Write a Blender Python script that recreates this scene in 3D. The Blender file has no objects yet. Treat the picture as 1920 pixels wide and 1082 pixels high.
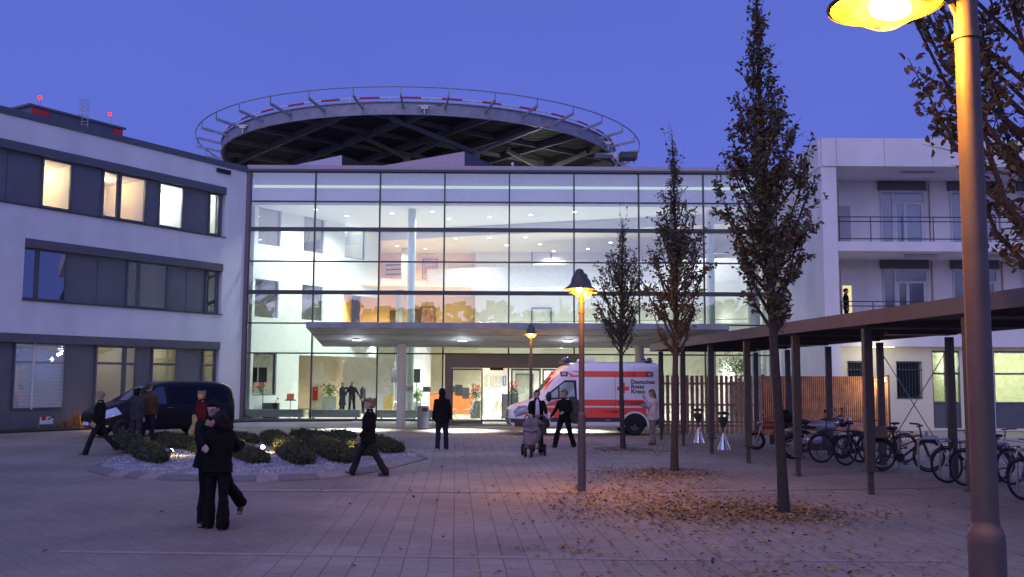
import bpy, bmesh, math, random
import numpy as np
from mathutils import Vector, Matrix, noise
from mathutils.bvhtree import BVHTree
random.seed(7); rng = np.random.default_rng(7)
R = math.radians; PI = math.pi
S = bpy.context.scene; COL = S.collection
# ---------------- camera
F, H, PX, PY, HZ, ROLL = 1814.0, 2.05, 960.0, 541.0, 710.0, 0.005
PIT = math.atan((HZ-PY)/F)
_fw = Vector((0, math.cos(PIT), math.sin(PIT))); _u0 = Vector((0, -math.sin(PIT), math.cos(PIT))); _x = Vector((1, 0, 0))
_rt = _x*math.cos(ROLL)+_u0*math.sin(ROLL); _up = _u0*math.cos(ROLL)-_x*math.sin(ROLL)
cd = bpy.data.cameras.new('camera'); cam = bpy.data.objects.new('camera', cd); COL.objects.link(cam)
cd.sensor_width = 36; cd.lens = 36*F/1920; cd.clip_end = 2000; cd.clip_start = .05
cam.matrix_world = Matrix(((_rt.x, _up.x, -_fw.x, 0), (_rt.y, _up.y, -_fw.y, 0), (_rt.z, _up.z, -_fw.z, H), (0, 0, 0, 1)))
S.camera = cam
# ---------------- world: dusk sky
w = bpy.data.worlds.new('World'); S.world = w; w.use_nodes = True
nt = w.node_tree; nt.nodes.clear()
out = nt.nodes.new('ShaderNodeOutputWorld'); bg = nt.nodes.new('ShaderNodeBackground')
sky = nt.nodes.new('ShaderNodeTexSky'); sky.sky_type = 'NISHITA'; sky.sun_disc = False
sky.sun_elevation = R(-1.5); sky.sun_rotation = R(200); sky.air_density = 1.0; sky.ozone_density = 3.0
mul = nt.nodes.new('ShaderNodeMix'); mul.data_type = 'RGBA'; mul.blend_type = 'MULTIPLY'; mul.inputs[0].default_value = 1
mul.inputs[7].default_value = (1.5, 1.35, 2.3, 1)
add = nt.nodes.new('ShaderNodeMix'); add.data_type = 'RGBA'; add.blend_type = 'ADD'; add.inputs[0].default_value = 1
add.inputs[7].default_value = (1.15, 1.62, 6.6, 1)      # even blue-hour airlight
nt.links.new(sky.outputs[0], mul.inputs[6]); nt.links.new(mul.outputs[2], add.inputs[6])
# bright afterglow low in the western sky, behind the camera
tcw = nt.nodes.new('ShaderNodeTexCoord'); dp = nt.nodes.new('ShaderNodeVectorMath'); dp.operation = 'DOT_PRODUCT'; dp.inputs[1].default_value = (-.22, -.95, .22)
gm = nt.nodes.new('ShaderNodeMapRange'); gm.interpolation_type = 'SMOOTHSTEP'; gm.inputs[1].default_value = .35; gm.inputs[2].default_value = 1.0
nt.links.new(tcw.outputs['Generated'], dp.inputs[0]); nt.links.new(dp.outputs['Value'], gm.inputs[0])
glw = nt.nodes.new('ShaderNodeMix'); glw.data_type = 'RGBA'; glw.inputs[6].default_value = (0, 0, 0, 1); glw.inputs[7].default_value = (8.0, 7.6, 10.5, 1)
nt.links.new(gm.outputs[0], glw.inputs[0])
ad2 = nt.nodes.new('ShaderNodeMix'); ad2.data_type = 'RGBA'; ad2.blend_type = 'ADD'; ad2.inputs[0].default_value = 1
nt.links.new(add.outputs[2], ad2.inputs[6]); nt.links.new(glw.outputs[2], ad2.inputs[7])
# gentle grading towards the zenith and a breath of thin high haze
sz = nt.nodes.new('ShaderNodeSeparateXYZ'); nt.links.new(tcw.outputs['Generated'], sz.inputs[0])
gz = nt.nodes.new('ShaderNodeMapRange'); gz.inputs[1].default_value = 0; gz.inputs[2].default_value = .42; gz.inputs[3].default_value = 1.09; gz.inputs[4].default_value = .93; nt.links.new(sz.outputs[2], gz.inputs[0])
hm_ = nt.nodes.new('ShaderNodeMapping'); hm_.inputs['Scale'].default_value = (1.5, 1.5, 5); nt.links.new(tcw.outputs['Generated'], hm_.inputs[0])
hn = nt.nodes.new('ShaderNodeTexNoise'); hn.inputs['Scale'].default_value = 1.6; hn.inputs['Detail'].default_value = 5; nt.links.new(hm_.outputs[0], hn.inputs['Vector'])
hr = nt.nodes.new('ShaderNodeMapRange'); hr.inputs[1].default_value = .3; hr.inputs[2].default_value = .7; hr.inputs[3].default_value = .965; hr.inputs[4].default_value = 1.035; nt.links.new(hn.outputs[0], hr.inputs[0])
gp_ = nt.nodes.new('ShaderNodeMath'); gp_.operation = 'MULTIPLY'; nt.links.new(gz.outputs[0], gp_.inputs[0]); nt.links.new(hr.outputs[0], gp_.inputs[1])
sc_ = nt.nodes.new('ShaderNodeVectorMath'); sc_.operation = 'SCALE'; nt.links.new(ad2.outputs[2], sc_.inputs[0]); nt.links.new(gp_.outputs[0], sc_.inputs['Scale'])
nt.links.new(sc_.outputs[0], bg.inputs[0]); bg.inputs[1].default_value = .085
nt.links.new(bg.outputs[0], out.inputs[0])
sd = bpy.data.lights.new('afterglow', 'SUN'); sd.energy = .10; sd.angle = R(12); sd.color = (1, .62, .62)
sun = bpy.data.objects.new('afterglow', sd); COL.objects.link(sun)
sun.rotation_euler = (R(52), 0, R(-20))
S.view_settings.view_transform = 'Standard'; S.view_settings.look = 'None'; S.view_settings.exposure = .1; S.view_settings.gamma = 1
S.cycles.use_denoising = True
S.cycles.max_bounces = 8; S.cycles.diffuse_bounces = 4; S.cycles.transparent_max_bounces = 16
S.cycles.sample_clamp_indirect = 4
# ---------------- pixel helpers (turn a spot in the picture into a point on a real plane)
def ray(px, py):
    a = (px-PX)/F; b = (PY-py)/F
    return _fw+_rt*a+_up*b
def atY(px, py, Y):
    r = ray(px, py); t = Y/r.y; return Vector((r.x*t, Y, H+r.z*t))
def gnd(px, py, z=0.):
    r = ray(px, py); t = (z-H)/r.z; return Vector((r.x*t, r.y*t, z))
def onwall(px, py, o, az):
    d = (math.sin(az), math.cos(az)); r = ray(px, py)
    det = -r.x*d[1]+r.y*d[0]; t = (-o[0]*d[1]+o[1]*d[0])/det
    return (r.x*t-o[0])*d[0]+(r.y*t-o[1])*d[1], H+r.z*t
# ---------------- materials
MATS = {}
def mat(name, col, rough=.6, metal=0., var=.12, vs=8., bump=0., bs=60., emit=None, es=0., coat=0., spec=.5, col2=None, streak=0.):
    if name in MATS: return MATS[name]
    m = bpy.data.materials.new(name); m.use_nodes = True; n = m.node_tree; b = n.nodes['Principled BSDF']; L = n.links
    b.inputs['Roughness'].default_value = rough; b.inputs['Metallic'].default_value = metal
    b.inputs['Specular IOR Level'].default_value = spec
    if coat: b.inputs['Coat Weight'].default_value = coat
    tc = n.nodes.new('ShaderNodeTexCoord')
    nz = n.nodes.new('ShaderNodeTexNoise'); nz.inputs['Scale'].default_value = vs; nz.inputs['Detail'].default_value = 6
    L.new(tc.outputs['Object'], nz.inputs['Vector'])
    mp = n.nodes.new('ShaderNodeMapRange'); mp.inputs[1].default_value = .3; mp.inputs[2].default_value = .7
    L.new(nz.outputs[0], mp.inputs[0])
    mx = n.nodes.new('ShaderNodeMix'); mx.data_type = 'RGBA'
    c2 = col2 if col2 else tuple(c*(1-var) for c in col); c1 = col if col2 else tuple(min(1, c*(1+var*.6)) for c in col)
    mx.inputs[6].default_value = (*c1, 1); mx.inputs[7].default_value = (*c2, 1)
    L.new(mp.outputs[0], mx.inputs[0])
    if streak:      # rain streaks and grime
        sm = n.nodes.new('ShaderNodeMapping'); sm.inputs['Scale'].default_value = (.9, .9, .12); L.new(tc.outputs['Object'], sm.inputs[0])
        sn = n.nodes.new('ShaderNodeTexNoise'); sn.inputs['Scale'].default_value = 1.; sn.inputs['Detail'].default_value = 7; L.new(sm.outputs[0], sn.inputs['Vector'])
        sr = n.nodes.new('ShaderNodeMapRange'); sr.inputs[1].default_value = .42; sr.inputs[2].default_value = .75; sr.inputs[3].default_value = 1; sr.inputs[4].default_value = 1-streak; L.new(sn.outputs[0], sr.inputs[0])
        sx_ = n.nodes.new('ShaderNodeMix'); sx_.data_type = 'RGBA'; sx_.blend_type = 'MULTIPLY'; sx_.inputs[0].default_value = 1; L.new(mx.outputs[2], sx_.inputs[6]); L.new(sr.outputs[0], sx_.inputs[7]); mx = sx_
    L.new(mx.outputs[2], b.inputs['Base Color'])
    if bump:
        bn = n.nodes.new('ShaderNodeTexNoise'); bn.inputs['Scale'].default_value = bs; bn.inputs['Detail'].default_value = 4
        bp = n.nodes.new('ShaderNodeBump'); bp.inputs['Strength'].default_value = bump; bp.inputs['Distance'].default_value = .02
        L.new(tc.outputs['Object'], bn.inputs['Vector']); L.new(bn.outputs[0], bp.inputs['Height']); L.new(bp.outputs[0], b.inputs['Normal'])
    if emit: b.inputs['Emission Color'].default_value = (*emit, 1); b.inputs['Emission Strength'].default_value = es
    MATS[name] = m; return m
def glassmat(name, tint=(.9, .95, .93), refl=.13, rough=.01, edge=.5):
    if name in MATS: return MATS[name]
    m = bpy.data.materials.new(name); m.use_nodes = True; n = m.node_tree; n.nodes.clear(); L = n.links
    o = n.nodes.new('ShaderNodeOutputMaterial'); t = n.nodes.new('ShaderNodeBsdfTransparent'); g = n.nodes.new('ShaderNodeBsdfGlossy')
    t.inputs[0].default_value = (*tint, 1); g.inputs[0].default_value = (1, 1, 1, 1); g.inputs['Roughness'].default_value = rough
    lw = n.nodes.new('ShaderNodeLayerWeight'); lw.inputs[0].default_value = .25
    mr = n.nodes.new('ShaderNodeMapRange'); mr.inputs[3].default_value = refl; mr.inputs[4].default_value = edge+refl
    L.new(lw.outputs['Fresnel'], mr.inputs[0])
    x = n.nodes.new('ShaderNodeMixShader'); L.new(mr.outputs[0], x.inputs[0]); L.new(t.outputs[0], x.inputs[1]); L.new(g.outputs[0], x.inputs[2])
    L.new(x.outputs[0], o.inputs[0]); MATS[name] = m; return m
def emis(name, col, s):
    if name in MATS: return MATS[name]
    m = bpy.data.materials.new(name); m.use_nodes = True; n = m.node_tree; n.nodes.clear()
    o = n.nodes.new('ShaderNodeOutputMaterial'); e = n.nodes.new('ShaderNodeEmission'); e.inputs[0].default_value = (*col, 1); e.inputs[1].default_value = s
    n.links.new(e.outputs[0], o.inputs[0]); MATS[name] = m; return m
# ---------------- mesh builder
class MB:
    def __init__(s): s.v = []; s.f = []; s.mi = []; s.m = 0
    def add(s, vs, fs):
        k = len(s.v); s.v += [tuple(v) for v in vs]; s.f += [tuple(i+k for i in f) for f in fs]; s.mi += [s.m]*len(fs); return s
    def box(s, x0, x1, y0, y1, z0, z1, M=None):
        vs = [(x, y, z) for z in (z0, z1) for y in (y0, y1) for x in (x0, x1)]
        if M is not None: vs = [M @ Vector(v) for v in vs]
        return s.add(vs, [(0, 2, 3, 1), (4, 5, 7, 6), (0, 1, 5, 4), (2, 6, 7, 3), (0, 4, 6, 2), (1, 3, 7, 5)])
    def bar(s, p, q, w, h, up=(0, 0, 1)):     # rectangular bar from p to q, centred
        p = Vector(p); q = Vector(q); d = (q-p).normalized(); up = Vector(up)
        if abs(d.dot(up)) > .99: up = Vector((1, 0, 0))
        a = d.cross(up).normalized()*w/2; b = a.cross(d).normalized()*h/2
        vs = [c+i*a+j*b for c in (p, q) for i, j in ((-1, -1), (1, -1), (1, 1), (-1, 1))]
        return s.add(vs, [(0, 1, 2, 3), (7, 6, 5, 4), (0, 4, 5, 1), (1, 5, 6, 2), (2, 6, 7, 3), (3, 7, 4, 0)])
    def cyl(s, p, q, r0, r1=None, n=12, cap=True):
        r1 = r0 if r1 is None else r1; p = Vector(p); q = Vector(q); d = (q-p).normalized()
        a = d.orthogonal().normalized(); b = d.cross(a)
        vs = [c+(a*math.cos(2*PI*i/n)+b*math.sin(2*PI*i/n))*r for c, r in ((p, r0), (q, r1)) for i in range(n)]
        fs = [(i, (i+1) % n, n+(i+1) % n, n+i) for i in range(n)]
        if cap: fs += [tuple(range(n-1, -1, -1)), tuple(range(n, 2*n))]
        return s.add(vs, fs)
    def path(s, pts, r, n=8, closed=False):
        pts = [Vector(p) for p in pts]; rr = r if isinstance(r, (list, tuple)) else [r]*len(pts)
        N = len(pts); vs = []; prev = None
        for i, p in enumerate(pts):
            if closed: d = pts[(i+1) % N]-pts[i-1]
            else: d = pts[min(i+1, N-1)]-pts[max(i-1, 0)]
            d.normalize()
            a = d.orthogonal().normalized() if prev is None else (prev-d*prev.dot(d)).normalized()
            prev = a; b = d.cross(a)
            vs += [p+(a*math.cos(2*PI*k/n)+b*math.sin(2*PI*k/n))*rr[i] for k in range(n)]
        fs = []
        for i in range(N if closed else N-1):
            j = (i+1) % N
            fs += [(i*n+k, i*n+(k+1) % n, j*n+(k+1) % n, j*n+k) for k in range(n)]
        if not closed: fs += [tuple(range(n-1, -1, -1)), tuple((N-1)*n+k for k in range(n))]
        return s.add(vs, fs)
    def lathe(s, prof, o=(0, 0, 0), n=24, cap=False):
        vs = [(o[0]+r*math.cos(2*PI*i/n), o[1]+r*math.sin(2*PI*i/n), o[2]+z) for r, z in prof for i in range(n)]
        fs = [(j*n+i, j*n+(i+1) % n, (j+1)*n+(i+1) % n, (j+1)*n+i) for j in range(len(prof)-1) for i in range(n)]
        if cap: fs += [tuple(range(n-1, -1, -1)), tuple((len(prof)-1)*n+k for k in range(n))]
        return s.add(vs, fs)
    def ell(s, c, rx, ry, rz, n=12, m=8, M=None):
        vs = [(0, 0, -1)]; 
        for j in range(1, m):
            t = PI*j/m
            vs += [(math.sin(t)*math.cos(2*PI*i/n), math.sin(t)*math.sin(2*PI*i/n), -math.cos(t)) for i in range(n)]
        vs.append((0, 0, 1)); c = Vector(c)
        o = []
        for v in vs:
            q = Vector((v[0]*rx, v[1]*ry, v[2]*rz)); q = (M @ q if M is not None else q)+c; o.append(q)
        fs = [(0, 1+(i+1) % n, 1+i) for i in range(n)]
        for j in range(m-2): fs += [(1+j*n+i, 1+j*n+(i+1) % n, 1+(j+1)*n+(i+1) % n, 1+(j+1)*n+i) for i in range(n)]
        l = 1+(m-2)*n; fs += [(l+i, l+(i+1) % n, len(vs)-1) for i in range(n)]
        return s.add(o, fs)
    def loft(s, rings):
        n = len(rings[0]); vs = [p for r in rings for p in r]
        fs = [(j*n+i, j*n+(i+1) % n, (j+1)*n+(i+1) % n, (j+1)*n+i) for j in range(len(rings)-1) for i in range(n)]
        fs += [tuple(range(n-1, -1, -1)), tuple((len(rings)-1)*n+k for k in range(n))]
        return s.add(vs, fs)
    def prism(s, poly, z0, z1):
        n = len(poly); vs = [(x, y, z0) for x, y in poly]+[(x, y, z1) for x, y in poly]
        return s.add(vs, [tuple(range(n-1, -1, -1)), tuple(range(n, 2*n))]+[(i, (i+1) % n, n+(i+1) % n, n+i) for i in range(n)])
    def prismy(s, poly, y0, y1):    # polygon in x,z extruded along y
        n = len(poly); vs = [(x, y0, z) for x, z in poly]+[(x, y1, z) for x, z in poly]
        return s.add(vs, [tuple(range(n)), tuple(range(2*n-1, n-1, -1))]+[(i, n+i, n+(i+1) % n, (i+1) % n) for i in range(n)])
    def build(s, name, m, parent=None, smooth=False, ang=35, label=None, fix=True):
        me = bpy.data.meshes.new(name); me.from_pydata(s.v, [], s.f); me.update()
        for x in (m if isinstance(m, (list, tuple)) else [m]): me.materials.append(x)
        if len(set(s.mi)) > 1: me.polygons.foreach_set('material_index', s.mi)
        if fix:
            b = bmesh.new(); b.from_mesh(me); bmesh.ops.recalc_face_normals(b, faces=b.faces); b.to_mesh(me); b.free()
        if smooth:
            me.shade_smooth()
            try: me.set_sharp_from_angle(angle=R(ang))
            except Exception: pass
        o = bpy.data.objects.new(name, me); COL.objects.link(o)
        if parent: o.parent = parent
        if label: o['label'] = label
        return o
def tag(o, label, cat, group=None):
    o['label'] = label; o['category'] = cat
    if group: o['group'] = group
    return o
def thing(name, label, cat, loc=(0, 0, 0), rz=0., group=None):
    o = bpy.data.objects.new(name, None); COL.objects.link(o); o.location = loc; o.rotation_euler = (0, 0, rz); o.empty_display_size = .2
    return tag(o, label, cat, group)
def struct(o): o['kind'] = 'structure'; return o
def dup(root, loc, rz, label=None, group=None, scale=None):
    r = root.copy(); COL.objects.link(r); r.location = loc; r.rotation_euler = (0, 0, rz)
    if scale: r.scale = (scale,)*3
    if label: r['label'] = label
    if group: r['group'] = group
    def rec(a, b):
        for ch in list(a.children):
            c = ch.copy(); COL.objects.link(c); c.parent = b; rec(ch, c)
    rec(root, r); return r
def lamp(kind, name, loc, power, col, parent=None, radius=.05, spot=None, blend=1., rot=(0, 0, 0)):
    d = bpy.data.lights.new(name, kind); d.energy = power; d.color = col; d.shadow_soft_size = radius
    if kind == 'SPOT': d.spot_size = R(spot); d.spot_blend = blend
    o = bpy.data.objects.new(name, d); COL.objects.link(o); o.location = loc; o.rotation_euler = rot
    if parent: o.parent = parent
    return o
def text_mesh(name, txt, size, m, parent, M, ext=.002, align='LEFT', sx=1., bold=0.):
    c = bpy.data.curves.new(name, 'FONT'); c.body = txt; c.size = size; c.extrude = ext; c.align_x = align; c.offset = bold; c.resolution_u = 3
    t = bpy.data.objects.new(name, c); COL.objects.link(t)
    me = bpy.data.meshes.new_from_object(t.evaluated_get(bpy.context.evaluated_depsgraph_get()))
    bpy.data.objects.remove(t); me.name = name; me.transform(Matrix.Diagonal((sx, 1, 1, 1))); me.transform(M)
    me.materials.clear(); me.materials.append(m)
    o = bpy.data.objects.new(name, me); COL.objects.link(o); o.parent = parent; return o
def eval_mod(o, fn):
    fn(o); bpy.context.view_layer.update()
    me = bpy.data.meshes.new_from_object(o.evaluated_get(bpy.context.evaluated_depsgraph_get()))
    o.modifiers.clear(); old = o.data; me.name = old.name; o.data = me; bpy.data.meshes.remove(old); return o
def remesh(o, vox=.01, smooth=2, noise_amp=0., ns=9.):
    def fn(o):
        m = o.modifiers.new('r', 'REMESH'); m.mode = 'VOXEL'; m.voxel_size = vox; m.use_smooth_shade = True
        if smooth: k = o.modifiers.new('s', 'SMOOTH'); k.iterations = smooth; k.factor = .5
    mats = list(o.data.materials); eval_mod(o, fn)
    if not o.data.materials:
        for x in mats: o.data.materials.append(x)
    if noise_amp:
        me = o.data; me.update(); n = len(me.vertices)
        for v in me.vertices:
            p = v.co*ns; d = noise.noise(p)+.5*noise.noise(p*2.3+Vector((3, 1, 7)))
            v.co += v.normal*d*noise_amp
    o.data.shade_smooth(); return o
# ---------------- palette
white_render = mat('white render', (.76, .77, .78), .85, var=.07, vs=.7, bump=.25, bs=150, streak=.12)
grey_metal = mat('grey metal', (.10, .11, .13), .45, var=.12, vs=3, bump=.05)
frame_metal = mat('frame metal', (.06, .06, .075), .4, metal=.3, var=.1)
alu = mat('galvanised steel', (.42, .43, .45), .42, metal=.75, var=.25, vs=14)
steel = mat('stainless steel', (.6, .6, .62), .25, metal=1., var=.1)
panel_grey = mat('panel grey', (.13, .14, .16), .5, var=.1, vs=1.5)
dark = mat('dark', (.012, .012, .014), .5)
black_rub = mat('black rubber', (.015, .015, .016), .8)
in_white = mat('interior white', (.82, .82, .80), .7, var=.03)
in_cream = mat('interior cream', (.84, .77, .60), .7, var=.05)
in_orange = mat('interior orange', (.82, .58, .32), .7, var=.05)
in_floor = mat('interior floor', (.62, .58, .48), .25, var=.08, vs=2)
rim_alu = mat('bicycle rim', (.16, .16, .17), .4, metal=.7)
concrete = mat('concrete', (.42, .41, .40), .75, var=.28, vs=1.3, bump=.2, bs=30)
glass = glassmat('curtain glass', (.90, .95, .92), .11)
glass2 = glassmat('window glass', (.75, .8, .8), .22)
darkglass = mat('dark glass', (.02, .025, .035), .04, spec=1.)
wood = mat('wood slat', (.42, .19, .11), .6, var=.45, vs=5, bump=.3, bs=40)
wood2 = mat('fence slat', (.52, .24, .11), .6, var=.4, vs=4)
bark = mat('bark', (.055, .045, .038), .9, var=.4, vs=25, bump=.6, bs=60)
lamp_metal = mat('lamp post paint', (.10, .08, .075), .5, metal=0., var=.15, vs=12, bump=.08, bs=120)
off_white = mat('off white', (.7, .7, .68), .5)
paper = mat('paper', (.75, .78, .74), .8)
red = mat('red paint', (.55, .03, .02), .4)
# ---------------- ground
def ground_mat():
    m = bpy.data.materials.new('pavers'); m.use_nodes = True; n = m.node_tree; L = n.links; b = n.nodes['Principled BSDF']
    b.inputs['Roughness'].default_value = .8
    tc = n.nodes.new('ShaderNodeTexCoord')
    def brick(rot, bw, rh, mort, c1, c2, mc, off=.5):
        mp = n.nodes.new('ShaderNodeMapping'); mp.inputs['Rotation'].default_value = (0, 0, R(rot)); L.new(tc.outputs['Object'], mp.inputs[0])
        wv = n.nodes.new('ShaderNodeTexNoise'); wv.inputs['Scale'].default_value = 1.3; L.new(tc.outputs['Object'], wv.inputs['Vector'])
        ad = n.nodes.new('ShaderNodeMix'); ad.data_type = 'RGBA'; ad.blend_type = 'LINEAR_LIGHT'; ad.inputs[0].default_value = .012
        L.new(mp.outputs[0], ad.inputs[6]); L.new(wv.outputs['Color'], ad.inputs[7])
        k = n.nodes.new('ShaderNodeTexBrick'); k.offset = off; k.inputs['Scale'].default_value = 1
        k.inputs['Brick Width'].default_value = bw; k.inputs['Row Height'].default_value = rh; k.inputs['Mortar Size'].default_value = mort
        k.inputs['Mortar Smooth'].default_value = .3; k.inputs['Bias'].default_value = 0
        k.inputs['Color1'].default_value = (*c1, 1); k.inputs['Color2'].default_value = (*c2, 1); k.inputs['Mortar'].default_value = (*mc, 1)
        L.new(ad.outputs[2], k.inputs['Vector']); return k
    A = brick(90-3.3, .42, .28, .007, (.40, .34, .25), (.345, .295, .22), (.15, .125, .10))
    B = brick(52, .30, .22, .006, (.305, .26, .19), (.27, .23, .17), (.20, .17, .13))
    sx = n.nodes.new('ShaderNodeSeparateXYZ'); L.new(tc.outputs['Object'], sx.inputs[0])
    def wobble(src, lo, hi, sc):
        nn = n.nodes.new('ShaderNodeTexNoise'); nn.inputs['Scale'].default_value = sc; L.new(tc.outputs['Object'], nn.inputs['Vector'])
        a = n.nodes.new('ShaderNodeMath'); a.operation = 'MULTIPLY_ADD'; a.inputs[1].default_value = 2.; L.new(nn.outputs[0], a.inputs[0]); L.new(src, a.inputs[2])
        r = n.nodes.new('ShaderNodeMapRange'); r.inputs[1].default_value = lo; r.inputs[2].default_value = hi; L.new(a.outputs[0], r.inputs[0]); return r
    r = wobble(sx.outputs[0], -2.2, -1.6, .5)
    mx = n.nodes.new('ShaderNodeMix'); mx.data_type = 'RGBA'; L.new(r.outputs[0], mx.inputs[0]); L.new(B.outputs[0], mx.inputs[6]); L.new(A.outputs[0], mx.inputs[7])
    n1 = n.nodes.new('ShaderNodeTexNoise'); n1.inputs['Scale'].default_value = .35; n1.inputs['Detail'].default_value = 8; L.new(tc.outputs['Object'], n1.inputs['Vector'])
    n2 = n.nodes.new('ShaderNodeTexNoise'); n2.inputs['Scale'].default_value = 28; n2.inputs['Detail'].default_value = 6; L.new(tc.outputs['Object'], n2.inputs['Vector'])
    for nn, lo, hi in ((n1, .70, 1.15), (n2, .78, 1.22)):
        rr = n.nodes.new('ShaderNodeMapRange'); rr.inputs[1].default_value = .3; rr.inputs[2].default_value = .7; rr.inputs[3].default_value = lo; rr.inputs[4].default_value = hi; L.new(nn.outputs[0], rr.inputs[0])
        mu = n.nodes.new('ShaderNodeMix'); mu.data_type = 'RGBA'; mu.blend_type = 'MULTIPLY'; mu.inputs[0].default_value = 1
        L.new(mx.outputs[2], mu.inputs[6]); L.new(rr.outputs[0], mu.inputs[7]); mx = mu
    L.new(mx.outputs[2], b.inputs['Base Color'])
    bp = n.nodes.new('ShaderNodeBump'); bp.inputs['Strength'].default_value = .35; bp.inputs['Distance'].default_value = .01
    L.new(mx.outputs[2], bp.inputs['Height']); L.new(bp.outputs[0], b.inputs['Normal'])
    return m
g = MB(); g.add([(-400, -200, 0), (400, -200, 0), (400, 600, 0), (-400, 600, 0)], [(0, 1, 2, 3)])
struct(g.build('ground', ground_mat(), fix=False))
stripe_mat = mat('light stone band', (.40, .34, .27), .8, var=.2, vs=6, bump=.2)
def band(pts, wd, z=.004):
    b = MB()
    for (x0, y0), (x1, y1) in zip(pts, pts[1:]):
        d = Vector((x1-x0, y1-y0, 0)).normalized(); nn = Vector((-d.y, d.x, 0))*wd/2
        p = Vector((x0, y0, z)); q = Vector((x1, y1, z)); k = int((q-p).length/.5)+1
        for i in range(k):
            a = p+(q-p)*(i/k); c = p+(q-p)*((i+.985)/k); b.add([a-nn, c-nn, c+nn, a+nn], [(0, 1, 2, 3)])
    return b
struct(band([(-2.1, 23.95), (8.0, 24.2)], .10).build('paving_band', stripe_mat, fix=False))
struct(band([(-5.0, 17.9), (1.3, 17.75), (12, 19.6)], .22, .008).build('paving_band', stripe_mat, fix=False))
struct(band([(-5.3, 11.6), (1.2, 11.3), (5, 11.25)], .12, .004).build('paving_band', stripe_mat, fix=False))
smooth_conc = mat('smooth forecourt slabs', (.34, .34, .34), .7, var=.15, vs=1.5, bump=.1)
g = MB()
for i in range(30):
    for j in range(6):
        x = -12.4+i*.9; y = 40.6+j*1.0
        g.add([(x, y, .006), (x+.885, y, .006), (x+.885, y+.985, .006), (x, y+.985, .006)], [(0, 1, 2, 3)])
struct(g.build('pavement', smooth_conc, fix=False))
# planting strip in front of the left wing and glass front
soil = mat('soil', (.05, .035, .03), .95, var=.4, vs=14, bump=.8, bs=40)
C0 = Vector((-12.83, 46.7, 0)); WAZ = R(31.6)
def wpt(s, t, z=0.):   # s metres along the left wing towards the camera, t metres out from its wall
    return Vector((C0.x-.524*s+.852*t, C0.y-.852*s-.524*t, z))
g = MB(); P = [wpt(0, 0), wpt(30, 0), wpt(30, 1.4), wpt(14, 1.5), wpt(8, 1.7), wpt(3, 1.3), wpt(1.0, 1.9), wpt(-.6, 2.4)+Vector((3, 0, 0)), Vector((-9.3, 46.6, 0))]
g.prism([(p.x, p.y) for p in P], 0., .07)
struct(g.build('flower_bed', soil))
# gravel island
isl = [gnd(*p) for p in ((165, 884), (230, 896), (330, 902), (480, 904), (600, 899), (700, 886), (782, 866))]
isl += [Vector((-2.2, 25.5, 0)), Vector((-3.2, 27.6, 0)), Vector((-5.5, 28.8, 0)), Vector((-8.5, 28.6, 0)), Vector((-9.7, 26.6, 0)), Vector((-9.9, 23.8, 0))]
cI = sum(isl, Vector())/len(isl)
def rr(pts, k):
    N = len(pts); o = []
    for i in range(N*k):
        a = i/k; j = int(a); t = a-j; p = [pts[(j+q-1) % N] for q in range(4)]
        o.append(.5*((2*p[1])+(p[2]-p[0])*t+(2*p[0]-5*p[1]+4*p[2]-p[3])*t*t+(-p[0]+3*p[1]-3*p[2]+p[3])*t**3))
    return o
isc = rr(isl, 3)
gravel_m = mat('gravel bed', (.27, .27, .28), .9, var=.4, vs=60, bump=.8, bs=90)
g = MB(); inn = [cI+(p-cI)*.945 for p in isc]; g.prism([(p.x, p.y) for p in inn], 0, .10)
struct(g.build('gravel_bed', gravel_m))
g = MB()
kc = [mat('kerb pale', (.33, .29, .24), .8, var=.2, vs=9, bump=.2), mat('kerb grey', (.20, .18, .155), .8, var=.2, vs=9, bump=.2)]
N = len(isc)
for i in range(N):
    a = isc[i]; b = isc[(i+1) % N]; b = a+(b-a)*.985; ia = cI+(a-cI)*.94; ib = cI+(b-cI)*.94
    g.m = 1 if random.random() < .4 else 0
    u = Vector((0, 0, .11)); l = Vector((0, 0, .03))
    g.add([a, b, ib, ia, a+l, b+l, ib+u, ia+u], [(0, 1, 2, 3), (4, 5, 6, 7), (0, 4, 5, 1), (1, 5, 6, 2), (2, 6, 7, 3), (3, 7, 4, 0)])
struct(g.build('kerb', kc))
stone_m = mat('pebbles', (.36, .36, .37), .8, var=.5, vs=3)
g = MB()
for i in range(7000):
    ia_ = random.randrange(N); a = isc[ia_].lerp(isc[(ia_+1) % N], random.random()); t = math.sqrt(random.random())*.935; p = cI+(a-cI)*t; r = random.uniform(.018, .045)
    k = random.random()*PI; q = [(r*math.cos(k+j*PI/2)*random.uniform(.7, 1.2), r*math.sin(k+j*PI/2)*random.uniform(.7, 1.2)) for j in range(4)]
    z = .10; g.add([(p.x+q[j][0], p.y+q[j][1], z-.01) for j in range(4)]+[(p.x+.2*q[0][0], p.y+.2*q[0][1], z+r*.8)], [(0, 1, 4), (1, 2, 4), (2, 3, 4), (3, 0, 4)])
o = g.build('pebbles', stone_m, fix=False); tag(o, 'pale pebbles covering the round planting bed', 'pebbles'); o['kind'] = 'stuff'
# tree pits
TREES = [(3.29, 28.83), (3.70, 21.94), (4.19, 15.23), (4.75, 8.3)]
pit = mat('tree pit soil', (.20, .165, .125), .95, var=.4, vs=10, bump=.6)
for x, y in TREES:
    g = MB(); g.lathe([(.02, .012), (.85, .012), (.9, .006)], (x, y, 0), 28); struct(g.build('tree_pit', pit, fix=False))
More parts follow.
